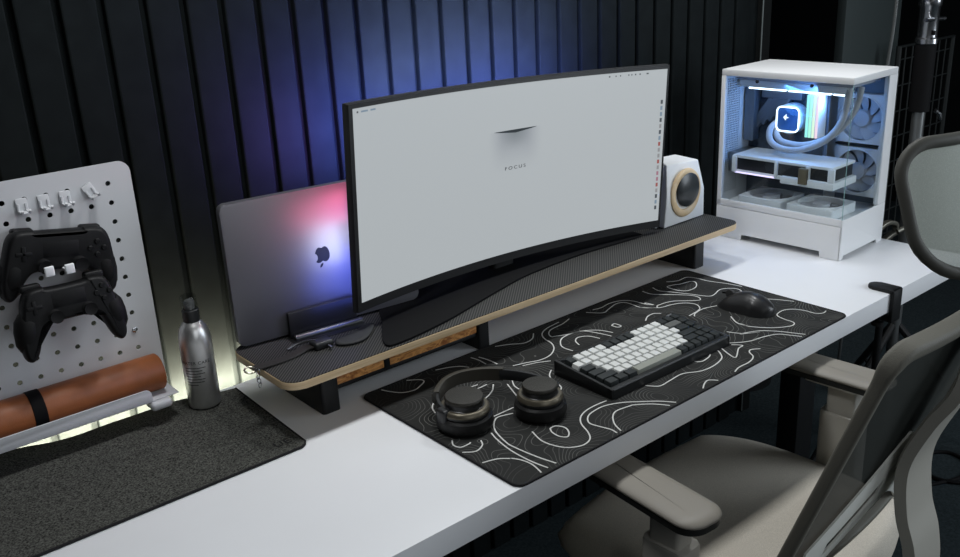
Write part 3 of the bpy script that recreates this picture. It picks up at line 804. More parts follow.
half2 = [(0,.041),(.028,.042),(.034,.045),(.054,.043),(.064,.032),(.072,.002),(.0785,-.036),(.076,-.060),(.066,-.066),(.055,-.054),(.044,-.024),(.034,-.014),(.015,-.013)]
controller(T((-.388,YB-.004,.305)) @ FACE @ RZ(-.15) @ Matrix.Scale(1.06,4), 'upper black game controller hanging tilted on the pegboard', half, -.002)
controller(T((-.397,YB-.042,.234)) @ FACE @ RZ(-.02) @ RX(-.12), 'lower black game controller overlapping the one above it', half2, -.002)

# leather roll on the ledge
rl_ = thing('leather_roll', 'tan brown leather roll lying in the pegboard ledge', 'roll', (-.53,.610,.0494))
RC = Vector((0,.6055,.0494+.0312))
M_tan = pm('tan_leather', (.235,.072,.020), .5, 0, .4, var=.18, vscale=25, bump=.2, bscale=500)
bm = B(); prof = []
lathe(bm, [(.0015,0),(.0290,.0),(.0310,.002),(.0310,.525),(.0290,.5275),(.025,.5275),(.0245,.515),(0,.515)], 56, T((-.7965,RC.y,RC.z)) @ RY(PI/2))
part('rolled_leather', bm, M_tan, rl_, 40)
bm = B()
lathe(bm, [(.0310,-.010),(.0321,-.0095),(.0323,0),(.0321,.0095),(.0310,.010)], 56, T((-.470,RC.y,RC.z)) @ RY(PI/2))
part('strap', bm, M_blkm, rl_, 40, label='black strap around the roll')

# spray bottle
bo = thing('spray_bottle', 'brushed aluminium spray bottle with clear cap beside the pegboard', 'bottle', (-.2095,.580,.0036))
BM = T((-.2095,.580,.0055))
part('bottle_body', lathe(B(), [(.0235,0),(.0265,.0015),(.0275,.005),(.0275,.118),(.0268,.130),(.0235,.143),(.018,.152),(.0135,.156),(.0125,.158)], 48, BM), M_alu, bo, 50)
part('collar', lathe(B(), [(.0135,.156),(.0142,.158),(.0142,.176),(.0125,.178)], 32, BM), M_blk2, bo)
part('spray_head', lathe(B(), [(.009,.178),(.009,.190),(.0075,.193),(0,.193)], 24, BM), pm('sprayer_grey', (.10,.10,.10), .4), bo)
part('clear_cap', lathe(B(), [(.0128,.1782),(.0132,.180),(.0132,.199),(.0122,.2015),(0,.2015)], 32, BM), glass('clear_plastic', (.80,.82,.82)), bo)
def wrap(bm, r, z0, ang):
    for v in bm.verts:
        t = ang+v.co.x/r; q = r+v.co.z
        v.co = BM @ Vector((q*math.sin(t), -q*math.cos(t), z0+v.co.y))
    return bm
M_prt = pm('label_ink', (.03,.03,.03), .6)
ANG = -.62
part('label_title', wrap(text_bm('WATER CARE', .0082, .0001, T((0,0,.0002)), space=1.08), .0275, .088, ANG), M_prt, bo, 0, label='dark printed lettering')
bm = B()
for i, w in enumerate((.036,.030,.034,.026,.033,.031,.020)):
    b2 = B()
    for k in range(12): box(b2, -.019+w*k/12, -.019+w*(k+1)/12-.0003*(k%3 == 0), -.0006, .0006, .0001, .0003)
    add(bm, wrap(b2, .0275, .079-.0052*i, ANG))
part('label_lines', bm, M_prt, bo, 0, label='small printed lines')

# clamp hanger on the front edge of the desk
cl = thing('headphone_hanger', 'black clamp-on hanger gripping the front edge of the desk', 'hanger', (1.09,.0,-.04))
part('top_plate', prism(B(), rrect(1.070,1.108,-.009,.056,[.004,.016,.016,.004],6), .0002, .0075, bev=.002), M_blk, cl)
part('upright', rb(1.070,1.108,-.0095,-.0006,-.066,.0075,.003), M_blk, cl)
part('lower_jaw', rb(1.072,1.106,-.009,.045,-.066,-.058,.003), M_blk, cl)
part('clamp_screw', cyl(B(), (1.089,.030,-.075), (1.089,.030,-.0425), .006), M_blk, cl)
part('screw_knob', lathe(B(), [(.008,0),(.013,.002),(.013,.010),(.008,.012)], 20, T((1.089,.030,-.086))), M_blk, cl)

# ------------------------------------------------------------------ computer case with glass sides
W, D, H = .2152, .3379, .4245
PC = T((1.1904,.1862,0)) @ RZ(.0398)          # local: x to the right, y to the back, z up; glass on the left (x=0) and front (y=0)
pc = thing('computer_case', 'white glass-sided computer tower glowing blue inside at the desk end', 'computer', M=PC)
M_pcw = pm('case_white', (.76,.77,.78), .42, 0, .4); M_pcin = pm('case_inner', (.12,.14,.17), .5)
M_gl = glass('tempered_glass', (.93,.96,.97)); M_gled = pm('glass_edge', (.25,.42,.42), .2, 0, .5)
def P_(name, bm, mat, par=None, sm=35, label=None): return part(name, bm, mat, par or pc, sm, local=True, label=label)
# base with cut-out feet
bm = B()
prism(bm, [(.0,.0),(.050,.0),(.050,.016),(D-.075,.016),(D-.075,0),(D,0),(D,.082),(0,.082)], 0, .004, Matrix(((0,0,1,0),(1,0,0,0),(0,1,0,0),(0,0,0,1))), bev=.0008)
prism(bm, [(0,0),(.018,0),(.018,.010),(W-.030,.010),(W-.030,0),(W,0),(W,.098),(0,.098)], 0, .004, T((0,.004,0)) @ FACE, bev=.0008)
P_('base_panel', bm, M_pcw)
P_('base_box', rb(.004,W-.001,.004,D,.018,.082,.001), M_pcw)
P_('rear_foot', rb(.01,W-.01,D-.05,D-.01,0,.018,.002), M_pcw)
P_('lower_rail', rb(0,.006,0,D,.083,.100,.0012), M_pcw)
P_('shroud_top', rb(.004,W-.004,.004,D-.002,.083,.0865,.0008), M_pcw)
P_('roof', rb(0,W,0,D,.4085,H,.0025), M_pcw)
P_('front_pillar', rb(W-.041,W,0,.012,.0985,.409,.0015), M_pcw)
P_('side_panel', rb(W-.004,W,.010,D,.016,.409,.001), M_pcw)
P_('rear_pillar', rb(0,.012,D-.012,D,.083,.409,.001), M_pcw)
# perforated rear wall
hl = []
for i in range(9):
    for j in range(50):
        x = .018+.0072*i; z = .112+.0058*j
        hl.append([(x-.0026,z-.0016),(x-.0026,z+.0016),(x+.0026,z+.0016),(x+.0026,z-.0016)])
bm = plate_mesh('rear', rrect(.006,W-.006,.0865,.409,.001,1), hl, .0016, T((0,D-.004,0)) @ FACE)
P_('rear_grille', bm, M_pcw, sm=0)
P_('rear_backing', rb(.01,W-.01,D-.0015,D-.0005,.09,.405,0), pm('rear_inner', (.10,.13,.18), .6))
# tray and motherboard
P_('board_tray', rb(.128,.131,.118,D-.004,.0865,.409,.0005), M_pcin)
M_mb = pm('circuit_board', (.035,.045,.06), .5, 0, .4, var=.4, vscale=160)
mb = P_('motherboard', rb(.122,.127,.125,D-.010,.135,.372,.001), M_mb)
M_hs = pm('heatsink_grey', (.16,.18,.21), .4, .6)
for k in range(5):
    P_('heatsink', rb(.108,.122,.0,.014,.0,.105,.002, M=T((0,.318-.020*k*.9,.255+.010*k)) @ RX(.62)), M_hs, mb)
P_('port_cover', rb(.092,.122,.300,.328,.235,.372,.003), M_hs, mb)
P_('power_stage', rb(.106,.122,.180,.290,.345,.366,.003), M_hs, mb)
# light bar along the roof
P_('light_bar_mount', rb(.060,.076,.04,.325,.376,.392,.001), M_pcw)
bm = B()
for y0, y1 in ((.200,.300),(.085,.192),(.045,.078)): add(bm, rb(.062,.072,y0,y1,.3715,.3755,.001))
P_('light_bar', bm, em('bar_light', (.66,.82,1.0), 4), label='glowing white light bar')
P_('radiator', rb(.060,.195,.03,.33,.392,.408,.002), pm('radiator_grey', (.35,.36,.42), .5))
# cooler pump block
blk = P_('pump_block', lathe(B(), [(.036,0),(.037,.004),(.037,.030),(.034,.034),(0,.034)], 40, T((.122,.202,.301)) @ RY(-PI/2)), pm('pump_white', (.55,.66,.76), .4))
PF = T((.087,.210,.300)) @ RY(-PI/2) @ RZ(PI/2)        # local x to -y (towards the front), y up
PF = Matrix(((0,0,-1,.0875),(-1,0,0,.202),(0,1,0,.301),(0,0,0,1)))
P_('screen_face', prism(B(), rrect(-.029,.029,-.029,.029,.012,6), 0, .0025, PF, bev=.0006), pm('pump_face', (.05,.13,.30), .25, 0, .5), blk)
outl = [(x, y, .003) for x, y in rrect(-.0295,.0295,-.0295,.0295,.012,6)]
P_('light_ring', tube(B(), [PF @ Vector(p) for p in outl], .0018, 8, closed=True, up=(1,.1,0)), em('ring_light', (.80,.93,1.0), 3.2), blk, label='glowing square ring')
bm = B()
for poly in ([(-.012,.004),(-.004,.013),(-.003,.006),(.004,.004),(-.004,.002),(-.005,-.003)],):
    prism(bm, poly, .0025, .0032, PF)
P_('emblem', bm, em('emblem_white', (.75,.90,1.0), 1.6), blk, 0, label='small white emblem')
# RGB memory sticks
cols = [(.35,.95,.85),(.45,1.0,.75),(.75,.95,.70),(.95,.70,.80)]
for k in range(4):
    y = .150-.0085*k
    mm = P_('memory_stick', rb(.085,.122,y-.0028,y+.0028,.262,.366,.001), M_pcw, mb)
    bm = B(); prof_ = [(.262,0),(.300,-.001),(.330,-.0025),(.366,-.001)]
    P_('light_edge', rb(.0805,.085,y-.0026,y+.0026,.263,.365,.001), em('memory_glow_%d' % k, cols[k], 1.1), mm, label='glowing coloured edge')
# tubes
M_tube = pm('sleeved_tube', (.40,.41,.43), .6, 0, .3, bump=.5, bscale=900)
for dx, pts in ((0, [(.100,.236,.292),(.072,.240,.275),(.052,.225,.250),(.048,.19,.236),(.050,.14,.240),(.056,.085,.268),(.062,.050,.32),(.068,.043,.392)]),
                (1, [(.100,.236,.276),(.082,.228,.262),(.068,.200,.248),(.068,.14,.248),(.076,.080,.276),(.084,.036,.335),(.090,.026,.392)])):
    P_('cooling_tube', tube(B(), spline(pts, 7), .0078, 14), M_tube)
# graphics card
M_gdk = pm('card_dark', (.018,.019,.021), .4, 0, .4)
gp = P_('graphics_card', rb(.018,.128,.042,.308,.206,.2135,.002), M_pcw)
P_('card_core', rb(.022,.124,.046,.304,.176,.206,.001), M_gdk, gp)
P_('card_shroud', rb(.012,.126,.035,.172,.160,.178,.003), M_pcw, gp)
P_('card_shroud', rb(.020,.126,.172,.306,.166,.177,.003), M_pcw, gp)
for y0, y1 in ((.296,.308),(.182,.190),(.098,.108),(.036,.052)):
    P_('card_strut', rb(.0145,.022,y0,y1,.170,.210,.001), M_pcw, gp)
P_('card_clip', rb(.006,.020,.100,.122,.166,.205,.002), pm('clip_brass', (.20,.165,.11), .4, .5), gp, label='dull brass bracket')
P_('card_light', rb(.0155,.019,.19,.300,.1685,.1715,.0005), em('card_light', (.75,.65,1.0), 1.6), gp, label='thin glowing line')
P_('card_mount', rb(.035,.12,.306,.330,.165,.215,.001), M_steel, gp)
# fans
def fan(M, label=None, r=.056, body=None):
    f = part('fan', plate_mesh('fan', rrect(-.0595,.0595,-.0595,.0595,.006,4), [[(r*math.cos(-2*PI*k/40), r*math.sin(-2*PI*k/40)) for k in range(40)]], .024, M), body or M_pcw, pc, 40, local=True, label=label)
    part('fan_ring', torus(B(), r-.0012, .0022, M @ T((0,0,.011)), 40, 8), M_pcw, f, local=True)
    bm = lathe(B(), [(.0205,-.009),(.021,.006),(.019,.010),(0,.0105)], 32, M)
    for k in range(9):
        a = 2*PI*k/9; b2 = B(); R = []
        for i in range(7):
            q = .019+(r-.0215)*i/6; tw = .75-.35*i/6; sw = .35*(i/6)**1.4
            w = (.36-.05*i/6)
            row = []
            for s in (-1, 1):
                t = a+sw+s*w*.95
                for dz in (-.0006,.0006): row.append(b2.verts.new(M @ Vector((q*math.cos(t), q*math.sin(t), -s*.006*tw+dz))))
            R.append([row[0],row[2],row[3],row[1]])
        for p, c in zip(R, R[1:]):
            for i in range(4): b2.faces.new((p[i], p[(i+1)%4], c[(i+1)%4], c[i]))
        b2.faces.new(R[0]); b2.faces.new(R[-1]); add(bm, b2)
    part('rotor', bm, pm('rotor_grey', (.50,.51,.54), .45), f, 40, local=True)
    for sx in (-1,1):
        bm2 = rb(-.0018,.0018,.0,.05,-.011,-.008,.0006, M=M @ RZ(sx*PI/4)); 
        part('spoke', bm2, M_pcw, f, local=True)
    return f
for z in (.171,.3005): fan(Matrix(((0,0,-1,.196),(-1,0,0,.066),(0,1,0,z),(0,0,0,1))))
for y in (.092,.226): fan(T((.072,y,.1005)), 'white fan lying flat on the case floor')
P_('fan_divider', rb(.185,.210,.006,.126,.2335,.2375,.0005), M_gdk)
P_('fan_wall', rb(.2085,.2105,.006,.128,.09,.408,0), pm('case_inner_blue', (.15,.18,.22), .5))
P_('side_glass', rb(.0004,.0038,.004,D-.006,.100,.4085,.0004), M_gl, label='clear side glass')
P_('front_glass', rb(.004,W-.041,.0004,.0038,.0985,.4085,.0004), M_gl, label='clear front glass')
P_('glass_seam', rb(.0002,.0016,.0002,.0016,.099,.4085,.0003), M_gled)
P_('roof_screw', cyl(B(), (-.0006,.10,.400), (.003,.10,.400), .004, n=16), M_blk2)
P_('roof_screw', cyl(B(), (-.0006,.24,.400), (.003,.24,.400), .004, n=16), M_blk2)

# ------------------------------------------------------------------ office chair
CH = T((.515,-.055,-.74)) @ RZ(.05)
ch_ = thing('office_chair', 'taupe mesh-back office chair pulled up to the desk front', 'chair', M=CH)
CI = CH.inverted()
M_fab = pm('seat_fabric', (.55,.51,.44), .9, 0, .2, var=.16, vscale=700, bump=.6, bscale=1400)
M_cpl = pm('chair_plastic', (.44,.42,.375), .5, 0, .35); M_arm = pm('armrest_soft', (.27,.25,.215), .48, 0, .4)
M_chd = pm('chair_dark', (.020,.021,.020), .5, 0, .35)
def C_(name, bm, mat, par=None, sm=40, label=None):
    return part(name, bm, mat, par or ch_, sm, local=True, label=label)
Zd = .74
# seat cushion : domed grid
bm = B(); nx, ny = 28, 28; top = {}; bot = {}
for i in range(nx+1):
    for j in range(ny+1):
        u, v = -1+2*i/nx, -1+2*j/ny
        k = max(abs(u), abs(v)); 
        # squircle mapping
        x = u*math.sqrt(max(0, 1-.25*v*v)); y = v*math.sqrt(max(0, 1-.25*u*u))
        e = max(0, 1-k**6)
        z = Zd-.255+.020*(abs(u)**3)*.5-.028*(max(0, v)**3)-.035*(1-e**.5)
        top[i,j] = bm.verts.new((x*.266, .045+y*.258, z)); bot[i,j] = bm.verts.new((x*.262, .045+y*.252, Zd-.335))
for i in range(nx):
    for j in range(ny):
        bm.faces.new((top[i,j],top[i+1,j],top[i+1,j+1],top[i,j+1])); bm.faces.new((bot[i,j+1],bot[i+1,j+1],bot[i+1,j],bot[i,j]))
for i in range(nx):
    for j in (0, ny): bm.faces.new((top[i,j],top[i+1,j],bot[i+1,j],bot[i,j]))
for j in range(ny):
    for i in (0, nx): bm.faces.new((top[i,j],top[i,j+1],bot[i,j+1],bot[i,j]))
C_('seat', bm, M_fab, sm=60)
C_('seat_pan', prism(B(), rrect(-.235,.235,-.17,.27,.06,6), Zd-.360, Zd-.333, bev=.006), M_cpl)
# armrests
for sx, x in ((-1,-.289),(1,.283)):
    aw = -.14 if sx < 0 else .02
    AM = T((x, .010, Zd-.060)) @ RZ(aw)
    out = rrect(-.043,.043,-.120,.140,[.034,.042,.042,.034],8)
    bm = B(); pillow(bm, out, .010, .024, AM @ T((0,0,-.013)), 6, .006)
    C_('armrest_pad', bm, M_arm, sm=60)
    bm = prism(B(), [(a*.965, b*.98) for a, b in out], -.0265, -.0165, AM)
    C_('armrest_tray', bm, M_chd, sm=60)
    px_ = x-.004*sx
    C_('armrest_post', prism(B(), rrect(px_-.020,px_+.020,-.052,.006,.008,5), Zd-.24, Zd-.084), M_cpl)
    C_('post_collar', rb(px_-.036,px_+.036,-.062,.045,Zd-.092,Zd-.083,.004), M_cpl)
    C_('post_sleeve', prism(B(), rrect(px_-.026,px_+.026,-.064,.016,.010,5), Zd-.345, Zd-.150, bev=.004), M_cpl)
    bm = sweep(B(), [Vector((px_, -.024, Zd-.335)), Vector((px_-sx*.03, -.024, Zd-.365)), Vector((px_-sx*.14, -.024, Zd-.372))], rrect(-.030,.030,-.014,.014,.006,3), up=(0,0,1))
    C_('armrest_bracket', bm, M_cpl)
# back frame: (a, h) on a leaning, slightly hollow plane
def BK(a, h, off=0.0):
    y = -.2145-.345*(h+.113)+.020*(abs(a)/.235)**2.2-off
    return Vector((a, y, Zd+h))
fr = rrect(-.236,.236,-.205,.234,[.05,.028,.028,.05],10)
# denser outline
def dense(poly, d=.012):
    out = []
    for i in range(len(poly)):
        a, c = Vector((*poly[i],0)), Vector((*poly[(i+1)%len(poly)],0)); n = max(1, int((c-a).length/d))
        for k in range(n): out.append(a+(c-a)*k/n)
    return out
fd = dense(fr)
M_frame = pm('frame_taupe', (.155,.15,.127), .6, 0, .3, bump=.5, bscale=600)
C_('back_frame', sweep(B(), [BK(p.x, p.y) for p in fd], rrect(-.008,.008,-.010,.010,.005,3), up=(0,-1,-.3), closed=True, scale=[1+.35*max(0, min(1, (p.y-.19)/.03)) for p in fd]), M_frame, sm=60)
bm = B()
n = 30; G = []
for j in range(n+1):
    h = -.204+.437*j/n
    # half width at this height
    hw = .232
    if h > .206: hw = .204+math.sqrt(max(0, .028**2-(h-.206)**2))
    if h < -.155: hw = .182+math.sqrt(max(0, .05**2-(-.155-h)**2))
    G.append([bm.verts.new(BK(-hw+2*hw*i/24, h, -.004)) for i in range(25)])
for a, c in zip(G, G[1:]):
    for i in range(24): bm.faces.new((a[i], a[i+1], c[i+1], c[i]))
C_('back_mesh', bm, meshmat('back_mesh_weave', (.036,.040,.036), .97), sm=60, label='see-through dark mesh')
# lumbar support
bm = B(); n = 26; G = []
for i in range(n+1):
    a = -.190+.38*i/n; k = abs(a)/.190
    zc = -.052-.140*k**1.2; w = .060-.010*k
    p = BK(a, zc, .009-.002*(1-k**2))
    row = []
    for s in (1, .72, .42, .25, -.25, -.42, -1):
        row.append(p+Vector((0, -.004*(1-s*s)-.015*s, w*s)))
    G.append((row, a))
slots = B()
def strip(bm, j0, j1, i0, i1, th=.006):
    fr_, bk = [], []
    for row, a in G[i0:i1+1]:
        fr_.append([bm.verts.new(row[j]) for j in range(j0, j1+1)]); bk.append([bm.verts.new(row[j]+Vector((0, th*.6, 0))) for j in range(j0, j1+1)])
    m = j1-j0
    for i in range(len(fr_)-1):
        for j in range(m):
            bm.faces.new((fr_[i][j],fr_[i+1][j],fr_[i+1][j+1],fr_[i][j+1])); bm.faces.new((bk[i][j+1],bk[i+1][j+1],bk[i+1][j],bk[i][j]))
        for j in (0, m): bm.faces.new((fr_[i][j],fr_[i+1][j],bk[i+1][j],bk[i][j]))
    for i in (0, len(fr_)-1):
        for j in range(m): bm.faces.new((fr_[i][j],fr_[i][j+1],bk[i][j+1],bk[i][j]))
bm = B()
strip(bm, 0, 3, 0, n); strip(bm, 4, 6, 0, n)
for i0, i1 in ((0,3),(10,16),(23,26)): strip(bm, 3, 4, i0, i1)
bmesh.ops.remove_doubles(bm, verts=bm.verts, dist=1e-5)
C_('lumbar_support', bm, pm('lumbar_plastic', (.74,.75,.70), .5, 0, .35), sm=50, label='pale slotted lumbar support')
# spine
sp_path = [(.205,-.395),(.12,-.385),(.05,-.350),(-.03,-.322),(-.11,-.327),(-.17,-.345),(-.24,-.350),(-.30,-.315),(-.345,-.22),(-.36,-.08)]
pts = spline([(0, y+.055, Zd+z) for z, y in sp_path], 6)
sc_ = [1.0]*len(pts)
bm = B(); R = []
for i, p in enumerate(pts):
    t = (pts[min(i+1,len(pts)-1)]-pts[max(i-1,0)]).normalized(); nrm = Vector((1,0,0)).cross(t)
    z = p.z-Zd
    w = .050
    R.append([bm.verts.new(p+Vector((s*w,0,0))+nrm*o) for s, o in ((-1,.006),(-.9,-.010),(.9,-.010),(1,.006),(.85,.010),(-.85,.010))])
for a, c in zip(R, R[1:]):
    for k in range(6): bm.faces.new((a[k], a[(k+1)%6], c[(k+1)%6], c[k]))
bm.faces.new(R[0]); bm.faces.new(R[-1][::-1])
C_('spine', bm, pm('spine_plastic', (.36,.35,.31), .5, 0, .35), sm=50)
# headrest
def HR(a, h): return Vector((a, -.332+.32*h+.055*(abs(a)/.16)**2, Zd+.400+h))
ho = rrect(-.160,.160,-.090,.076,[.060,.045,.045,.060],8)
hd = dense(ho, .010)
C_('headrest_frame', sweep(B(), [HR(p.x, p.y*(1-.0*abs(p.x))) for p in hd], circ(.0085, 8), up=(0,-1,-.2), closed=True), pm('headrest_frame_dark', (.075,.075,.066), .6, 0, .3), sm=60)
bm = B(); G2 = []
for j in range(13):
    h = -.088+.162*j/12; hw = .157
    if h > .031: hw = .115+math.sqrt(max(0, .045**2-(h-.031)**2))*.95
    if h < -.030: hw = .100+math.sqrt(max(0, .060**2-(-.030-h)**2))*.95
    G2.append([bm.verts.new(HR(-hw+2*hw*i/20, h)) for i in range(21)])
for a, c in zip(G2, G2[1:]):
    for i in range(20): bm.faces.new((a[i], a[i+1], c[i+1], c[i]))
C_('headrest_mesh', bm, meshmat('headrest_weave', (.50,.54,.49), .86), sm=60, label='grey see-through headrest mesh')
C_('headrest_stem', sweep(B(), spline([BK(0,.16,.06), BK(0,.26,.05), Vector((0,-.425,Zd+.32)), HR(0,-.03)+Vector((0,-.022,0)), HR(0,.02)+Vector((0,-.012,0))], 6), rrect(-.022,.022,-.008,.008,.005,3), up=(0,-1,0)), M_cpl)
# base
C_('tilt_mechanism', rb(-.075,.075,-.12,.10,Zd-.405,Zd-.358,.012,3), M_chd)
C_('gas_column', lathe(B(), [(.030,.10),(.030,.20),(.022,.205),(.022,.335)], 28), M_chd)
for k in range(5):
    a = 2*PI*k/5+PI/2+.2; d = Vector((math.cos(a), math.sin(a), 0))
    C_('base_leg', sweep(B(), [d*.02+Vector((0,0,.125)), d*.16+Vector((0,0,.110)), d*.31+Vector((0,0,.078))], rrect(-.024,.024,-.016,.016,.007,3), up=(0,0,1), scale=[1,.9,.6]), M_cpl)
    c = d*.31; t = Vector((-d.y, d.x, 0))
    bm = B()
    for s in (-1,1): cyl(bm, c+t*(s*.008)+Vector((0,0,.0285)), c+t*(s*.026)+Vector((0,0,.0285)), .028, n=24)
    w = C_('caster', bm, M_chd)
    part('caster_pin', cyl(B(), c+Vector((0,0,.03)), c+Vector((0,0,.085)), .008), M_chd, w, local=True)

# ------------------------------------------------------------------ things behind the desk end
ls_ = thing('light_stand', 'tall chrome and black studio stand behind the right end of the desk', 'stand', (1.75,.285,-.74))
sx_, sy_ = 1.748, .296
part('lower_tube', cyl(B(), (sx_,sy_,-.70), (sx_,sy_,.30), .0165), pm('tube_grey', (.25,.26,.26), .35, .8), ls_)
part('black_sleeve', cyl(B(), (sx_,sy_,.262), (sx_,sy_,.44), .026), M_blkm, ls_)
part('chrome_collar', lathe(B(), [(.024,.435),(.028,.440),(.028,.452),(.024,.456),(.0245,.53),(.028,.535),(.028,.550),(.022,.555)], 32, T((sx_,sy_,0))), M_chrome, ls_, label='chrome collar')
part('upper_tube', cyl(B(), (sx_,sy_,.55), (sx_,sy_,1.1), .018), M_blkm, ls_)
part('collar_screw', cyl(B(), (sx_-.045,sy_-.014,.502), (sx_+.045,sy_-.020,.500), .0055), M_chrome, ls_)
part('collar_hole', cyl(B(), (sx_-.016,sy_-.022,.468), (sx_-.013,sy_-.026,.468), .006), M_blkm, ls_)
part('wing_knob', tube(B(), [(sx_+.030,sy_-.03,.262),(sx_+.045,sy_-.035,.252),(sx_+.052,sy_-.036,.236)], .0055, 8), M_chrome, ls_)
for k in range(3):
    a = 2*PI*k/3+.9
    part('stand_leg', tube(B(), [(sx_,sy_,-.35),(sx_+.34*math.cos(a),sy_+.34*math.sin(a),-.73)], .011, 10), M_blk, ls_)
    part('leg_brace', tube(B(), [(sx_,sy_,-.60),(sx_+.17*math.cos(a),sy_+.17*math.sin(a),-.54)], .006, 8), M_blk, ls_)
cb = solo('power_cable', tube(B(), spline([(1.715,.37,.80),(1.705,.365,.62),(1.69,.36,.48),(1.66,.36,.28),(1.64,.37,.08),(1.63,.38,-.12),(1.64,.40,-.45),(1.66,.42,-.734)], 8), .0045, 8), pm('cable_grey', (.05,.055,.055), .45), 'thin dark cable hanging beside the chrome stand', 'cable')
cb2 = solo('floor_cable', tube(B(), spline([(1.30,.35,-.735),(1.48,.14,-.735),(1.60,.075,-.735),(1.70,.035,-.735),(1.78,.06,-.735),(1.80,.12,-.735),(1.74,.16,-.735),(1.66,.13,-.735),(1.64,.06,-.733),(1.72,-.02,-.735),(1.95,-.08,-.735)], 8), .0055, 8), M_blkm, 'black cable looped on the carpet right of the chair', 'cable')
# small metal clamp beside the computer
mc = thing('metal_clamp', 'small worn metal clamp head just behind the right end of the desk', 'clamp', (1.66,.30,-.74))
M_wrn = pm('worn_metal', (.16,.155,.13), .45, .8)
part('clamp_pole', cyl(B(), (1.625,.282,-.735), (1.625,.282,-.08), .010), M_blk, mc)
part('clamp_base', lathe(B(), [(.10,-.738),(.10,-.728),(.02,-.722)], 32, T((1.625,.282,0))), M_blk, mc)
part('clamp_jaw', sweep(B(), spline([(1.585,.29,-.03),(1.615,.285,-.020),(1.650,.28,-.030),(1.655,.28,-.055)], 6), rrect(-.008,.008,-.006,.006,.003,3)), M_wrn, mc)
part('clamp_jaw', sweep(B(), spline([(1.575,.285,-.085),(1.60,.284,-.068),(1.630,.281,-.058),(1.655,.28,-.055)], 6), rrect(-.009,.009,-.006,.006,.003,3)), M_wrn, mc)
part('clamp_bolt', cyl(B(), (1.648,.272,-.05), (1.684,.262,-.042), .007), M_wrn, mc)
# grey board and wire rack further back
gb = solo('grey_panel', rb(2.87,3.33,1.15,1.19,-.74,1.30,.004), pm('panel_grey', (.050,.064,.064), .6), 'tall plain grey panel standing behind the computer tower', 'panel')
wr = thing('wire_rack', 'dark wire grid rack standing behind the chrome stand', 'rack', (3.38,1.05,-.74))
M_wire = pm('wire_dark', (.018,.022,.022), .6, .1)
xa, xb, yr = 3.14, 3.63, 1.05
bm = tube(B(), [(xa,yr,-.735),(xa,yr,.255),(xb,yr,.255),(xb,yr,-.735)], .012, 8, up=(0,1,0)); part('rack_frame', bm, M_wire, wr)
for i in range(1, 8):
    x = xa+(xb-xa)*i/8; part('vertical_wire', cyl(B(), (x,yr,-.70), (x,yr,.25), .0035, n=8), M_wire, wr)
for i in range(9):
    z = -.68+.11*i; part('horizontal_wire', cyl(B(), (xa,yr+.004,z), (xb,yr+.004,z), .0035, n=8), M_wire, wr)
for x in (xa, xb): part('rack_foot', rb(x-.015,x+.015,yr-.07,yr+.07,-.74,-.725,.004), M_wire, wr)
# dark lamp by the end of the slatted wall
dl = thing('dark_lamp', 'dark curved lamp head behind the computer beside the slatted wall edge', 'lamp', (1.80,.86,-.74))
part('lamp_pole', cyl(B(), (1.80,.86,-.735), (1.80,.86,.44), .010), M_blk, dl)
part('lamp_arm', tube(B(), spline([(1.80,.86,.43),(1.79,.855,.475),(1.75,.845,.482),(1.71,.84,.465)], 6), .010, 10), M_steel, dl)
part('lamp_head', lathe(B(), [(.022,0),(.03,.02),(.036,.10),(.03,.12),(0,.125)], 24, T((1.80,.86,.30))), pm('lamp_grey', (.09,.10,.10), .5), dl)
part('lamp_base', lathe(B(), [(.12,-.738),(.12,-.725),(.02,-.715)], 32, T((1.80,.86,0))), M_blk, dl)

# ------------------------------------------------------------------ lift everything on to the floor at z = 0
bpy.context.view_layer.update()
for o in list(COL.objects):
    if o.parent is None: o.location.z += DZ

# ------------------------------------------------------------------ lights
def area(name, loc, target, size, power, col=(1,1,1), sy=None, spread=180):
    l = bpy.data.lights.new(name, 'AREA'); l.energy = power; l.color = col; l.size = size
    if sy: l.shape = 'RECTANGLE'; l.size_y = sy
    l.spread = math.radians(spread)
    o = bpy.data.objects.new(name, l); COL.objects.link(o)
    o.location = Vector(loc)+Vector((0,0,DZ))
    o.rotation_euler = (Vector(target)-Vector(loc)).to_track_quat('-Z', 'Y').to_euler(); return o
KEYY = .34
for x in (-.15, .50, 1.15): area('ceiling_spot', (x, KEYY, 1.30), (x, KEYY, 0), .16, 5.8, (.97,.99,1.0))
area('right_front_fill', (2.3, -2.3, .9), (.7, .2, 0), 1.9, 66, (.84,.92,1.0))  # added unseen fill from the right front, brightens the desk's front edge
area('room_fill', (-.2, -2.4, 1.0), (.3, .3, 0), 1.8, 16, (.92,.96,1.0))
area('monitor_glow', (.40,.55,.40), (.40,.72,.44), .50, 9.5, (.15,.22,1.0), .10, 140)
area('monitor_glow', (.66,.55,.40), (.66,.72,.43), .25, 2.4, (.17,.24,1.0), .10, 140)
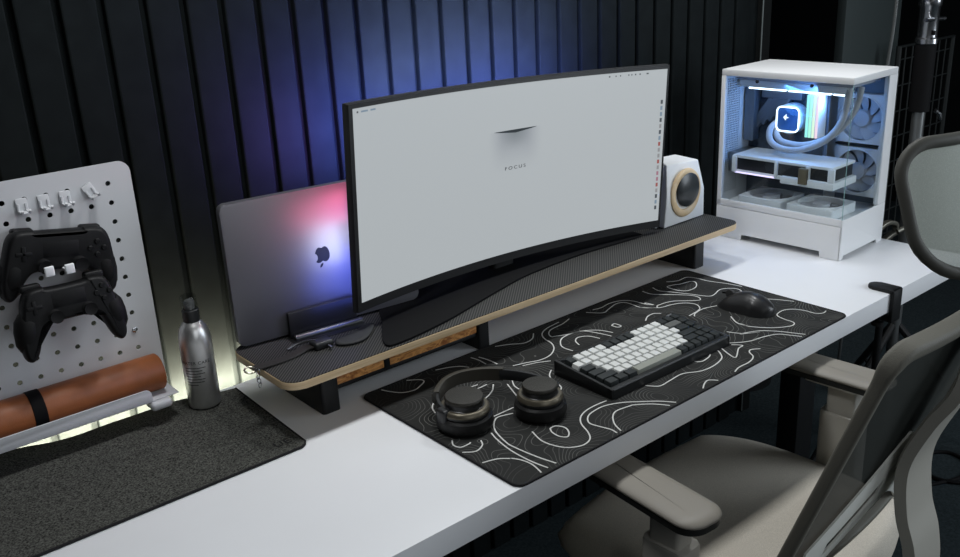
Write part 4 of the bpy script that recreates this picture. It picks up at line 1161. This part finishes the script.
area('monitor_glow_violet', (.10,.55,.40), (.08,.72,.43), .10, .7, (.42,.22,1.0), .10, 140)
area('monitor_glow_white', (.50,.55,.46), (.53,.70,.66), .5, 2.6, (.75,.86,1.0), .08, 140)
area('edge_strip_light', (-.66,.652,-.034), (-.66,.70,-.018), 1.26, 32, (1.0,.88,.64), .008, 148)
area('lid_glow_white', (.036,.448,.252), (-.005,.515,.250), .06, .085, (.72,.78,1.0), .08, 155)
area('lid_glow_blue', (.038,.448,.190), (-.005,.515,.200), .10, .09, (.14,.20,1.0), .10, 160)
area('lid_glow_pink', (.030,.448,.320), (-.03,.515,.325), .12, .09, (1.0,.17,.32), .06, 165)
area('case_glow', (1.235,.33,.37), (1.30,.36,.25), .10, .30, (.10,.36,1.0), .16)
area('case_glow', (1.255,.30,.36), (1.21,.50,.30), .08, .28, (.12,.36,1.0), .06)

w = bpy.data.worlds.new('World'); sc.world = w; w.use_nodes = True
w.node_tree.nodes['Background'].inputs['Color'].default_value = (.55,.62,.70,1); w.node_tree.nodes['Background'].inputs['Strength'].default_value = .05

# ------------------------------------------------------------------ camera
F_PX, yaw_, pit, rol, cx, cy, cz = CAMV
f = Vector((math.sin(yaw_)*math.cos(pit), math.cos(yaw_)*math.cos(pit), -math.sin(pit))); r = Vector((math.cos(yaw_), -math.sin(yaw_), 0)); u = r.cross(f)
r2 = r*math.cos(rol)+u*math.sin(rol); u2 = u*math.cos(rol)-r*math.sin(rol)
cam = bpy.data.cameras.new('camera'); co = bpy.data.objects.new('camera', cam); COL.objects.link(co)
co.matrix_world = Matrix(((r2.x,u2.x,-f.x,cx),(r2.y,u2.y,-f.y,cy),(r2.z,u2.z,-f.z,cz+DZ),(0,0,0,1)))
cam.sensor_fit = 'HORIZONTAL'; cam.sensor_width = 36; cam.lens = 36*F_PX/960; cam.clip_start = .02; cam.clip_end = 50
sc.camera = co
vs = sc.view_settings; vs.view_transform = 'Standard'; vs.look = 'None'; vs.exposure = 0.0; vs.gamma = 1.0; vs.use_curve_mapping = False
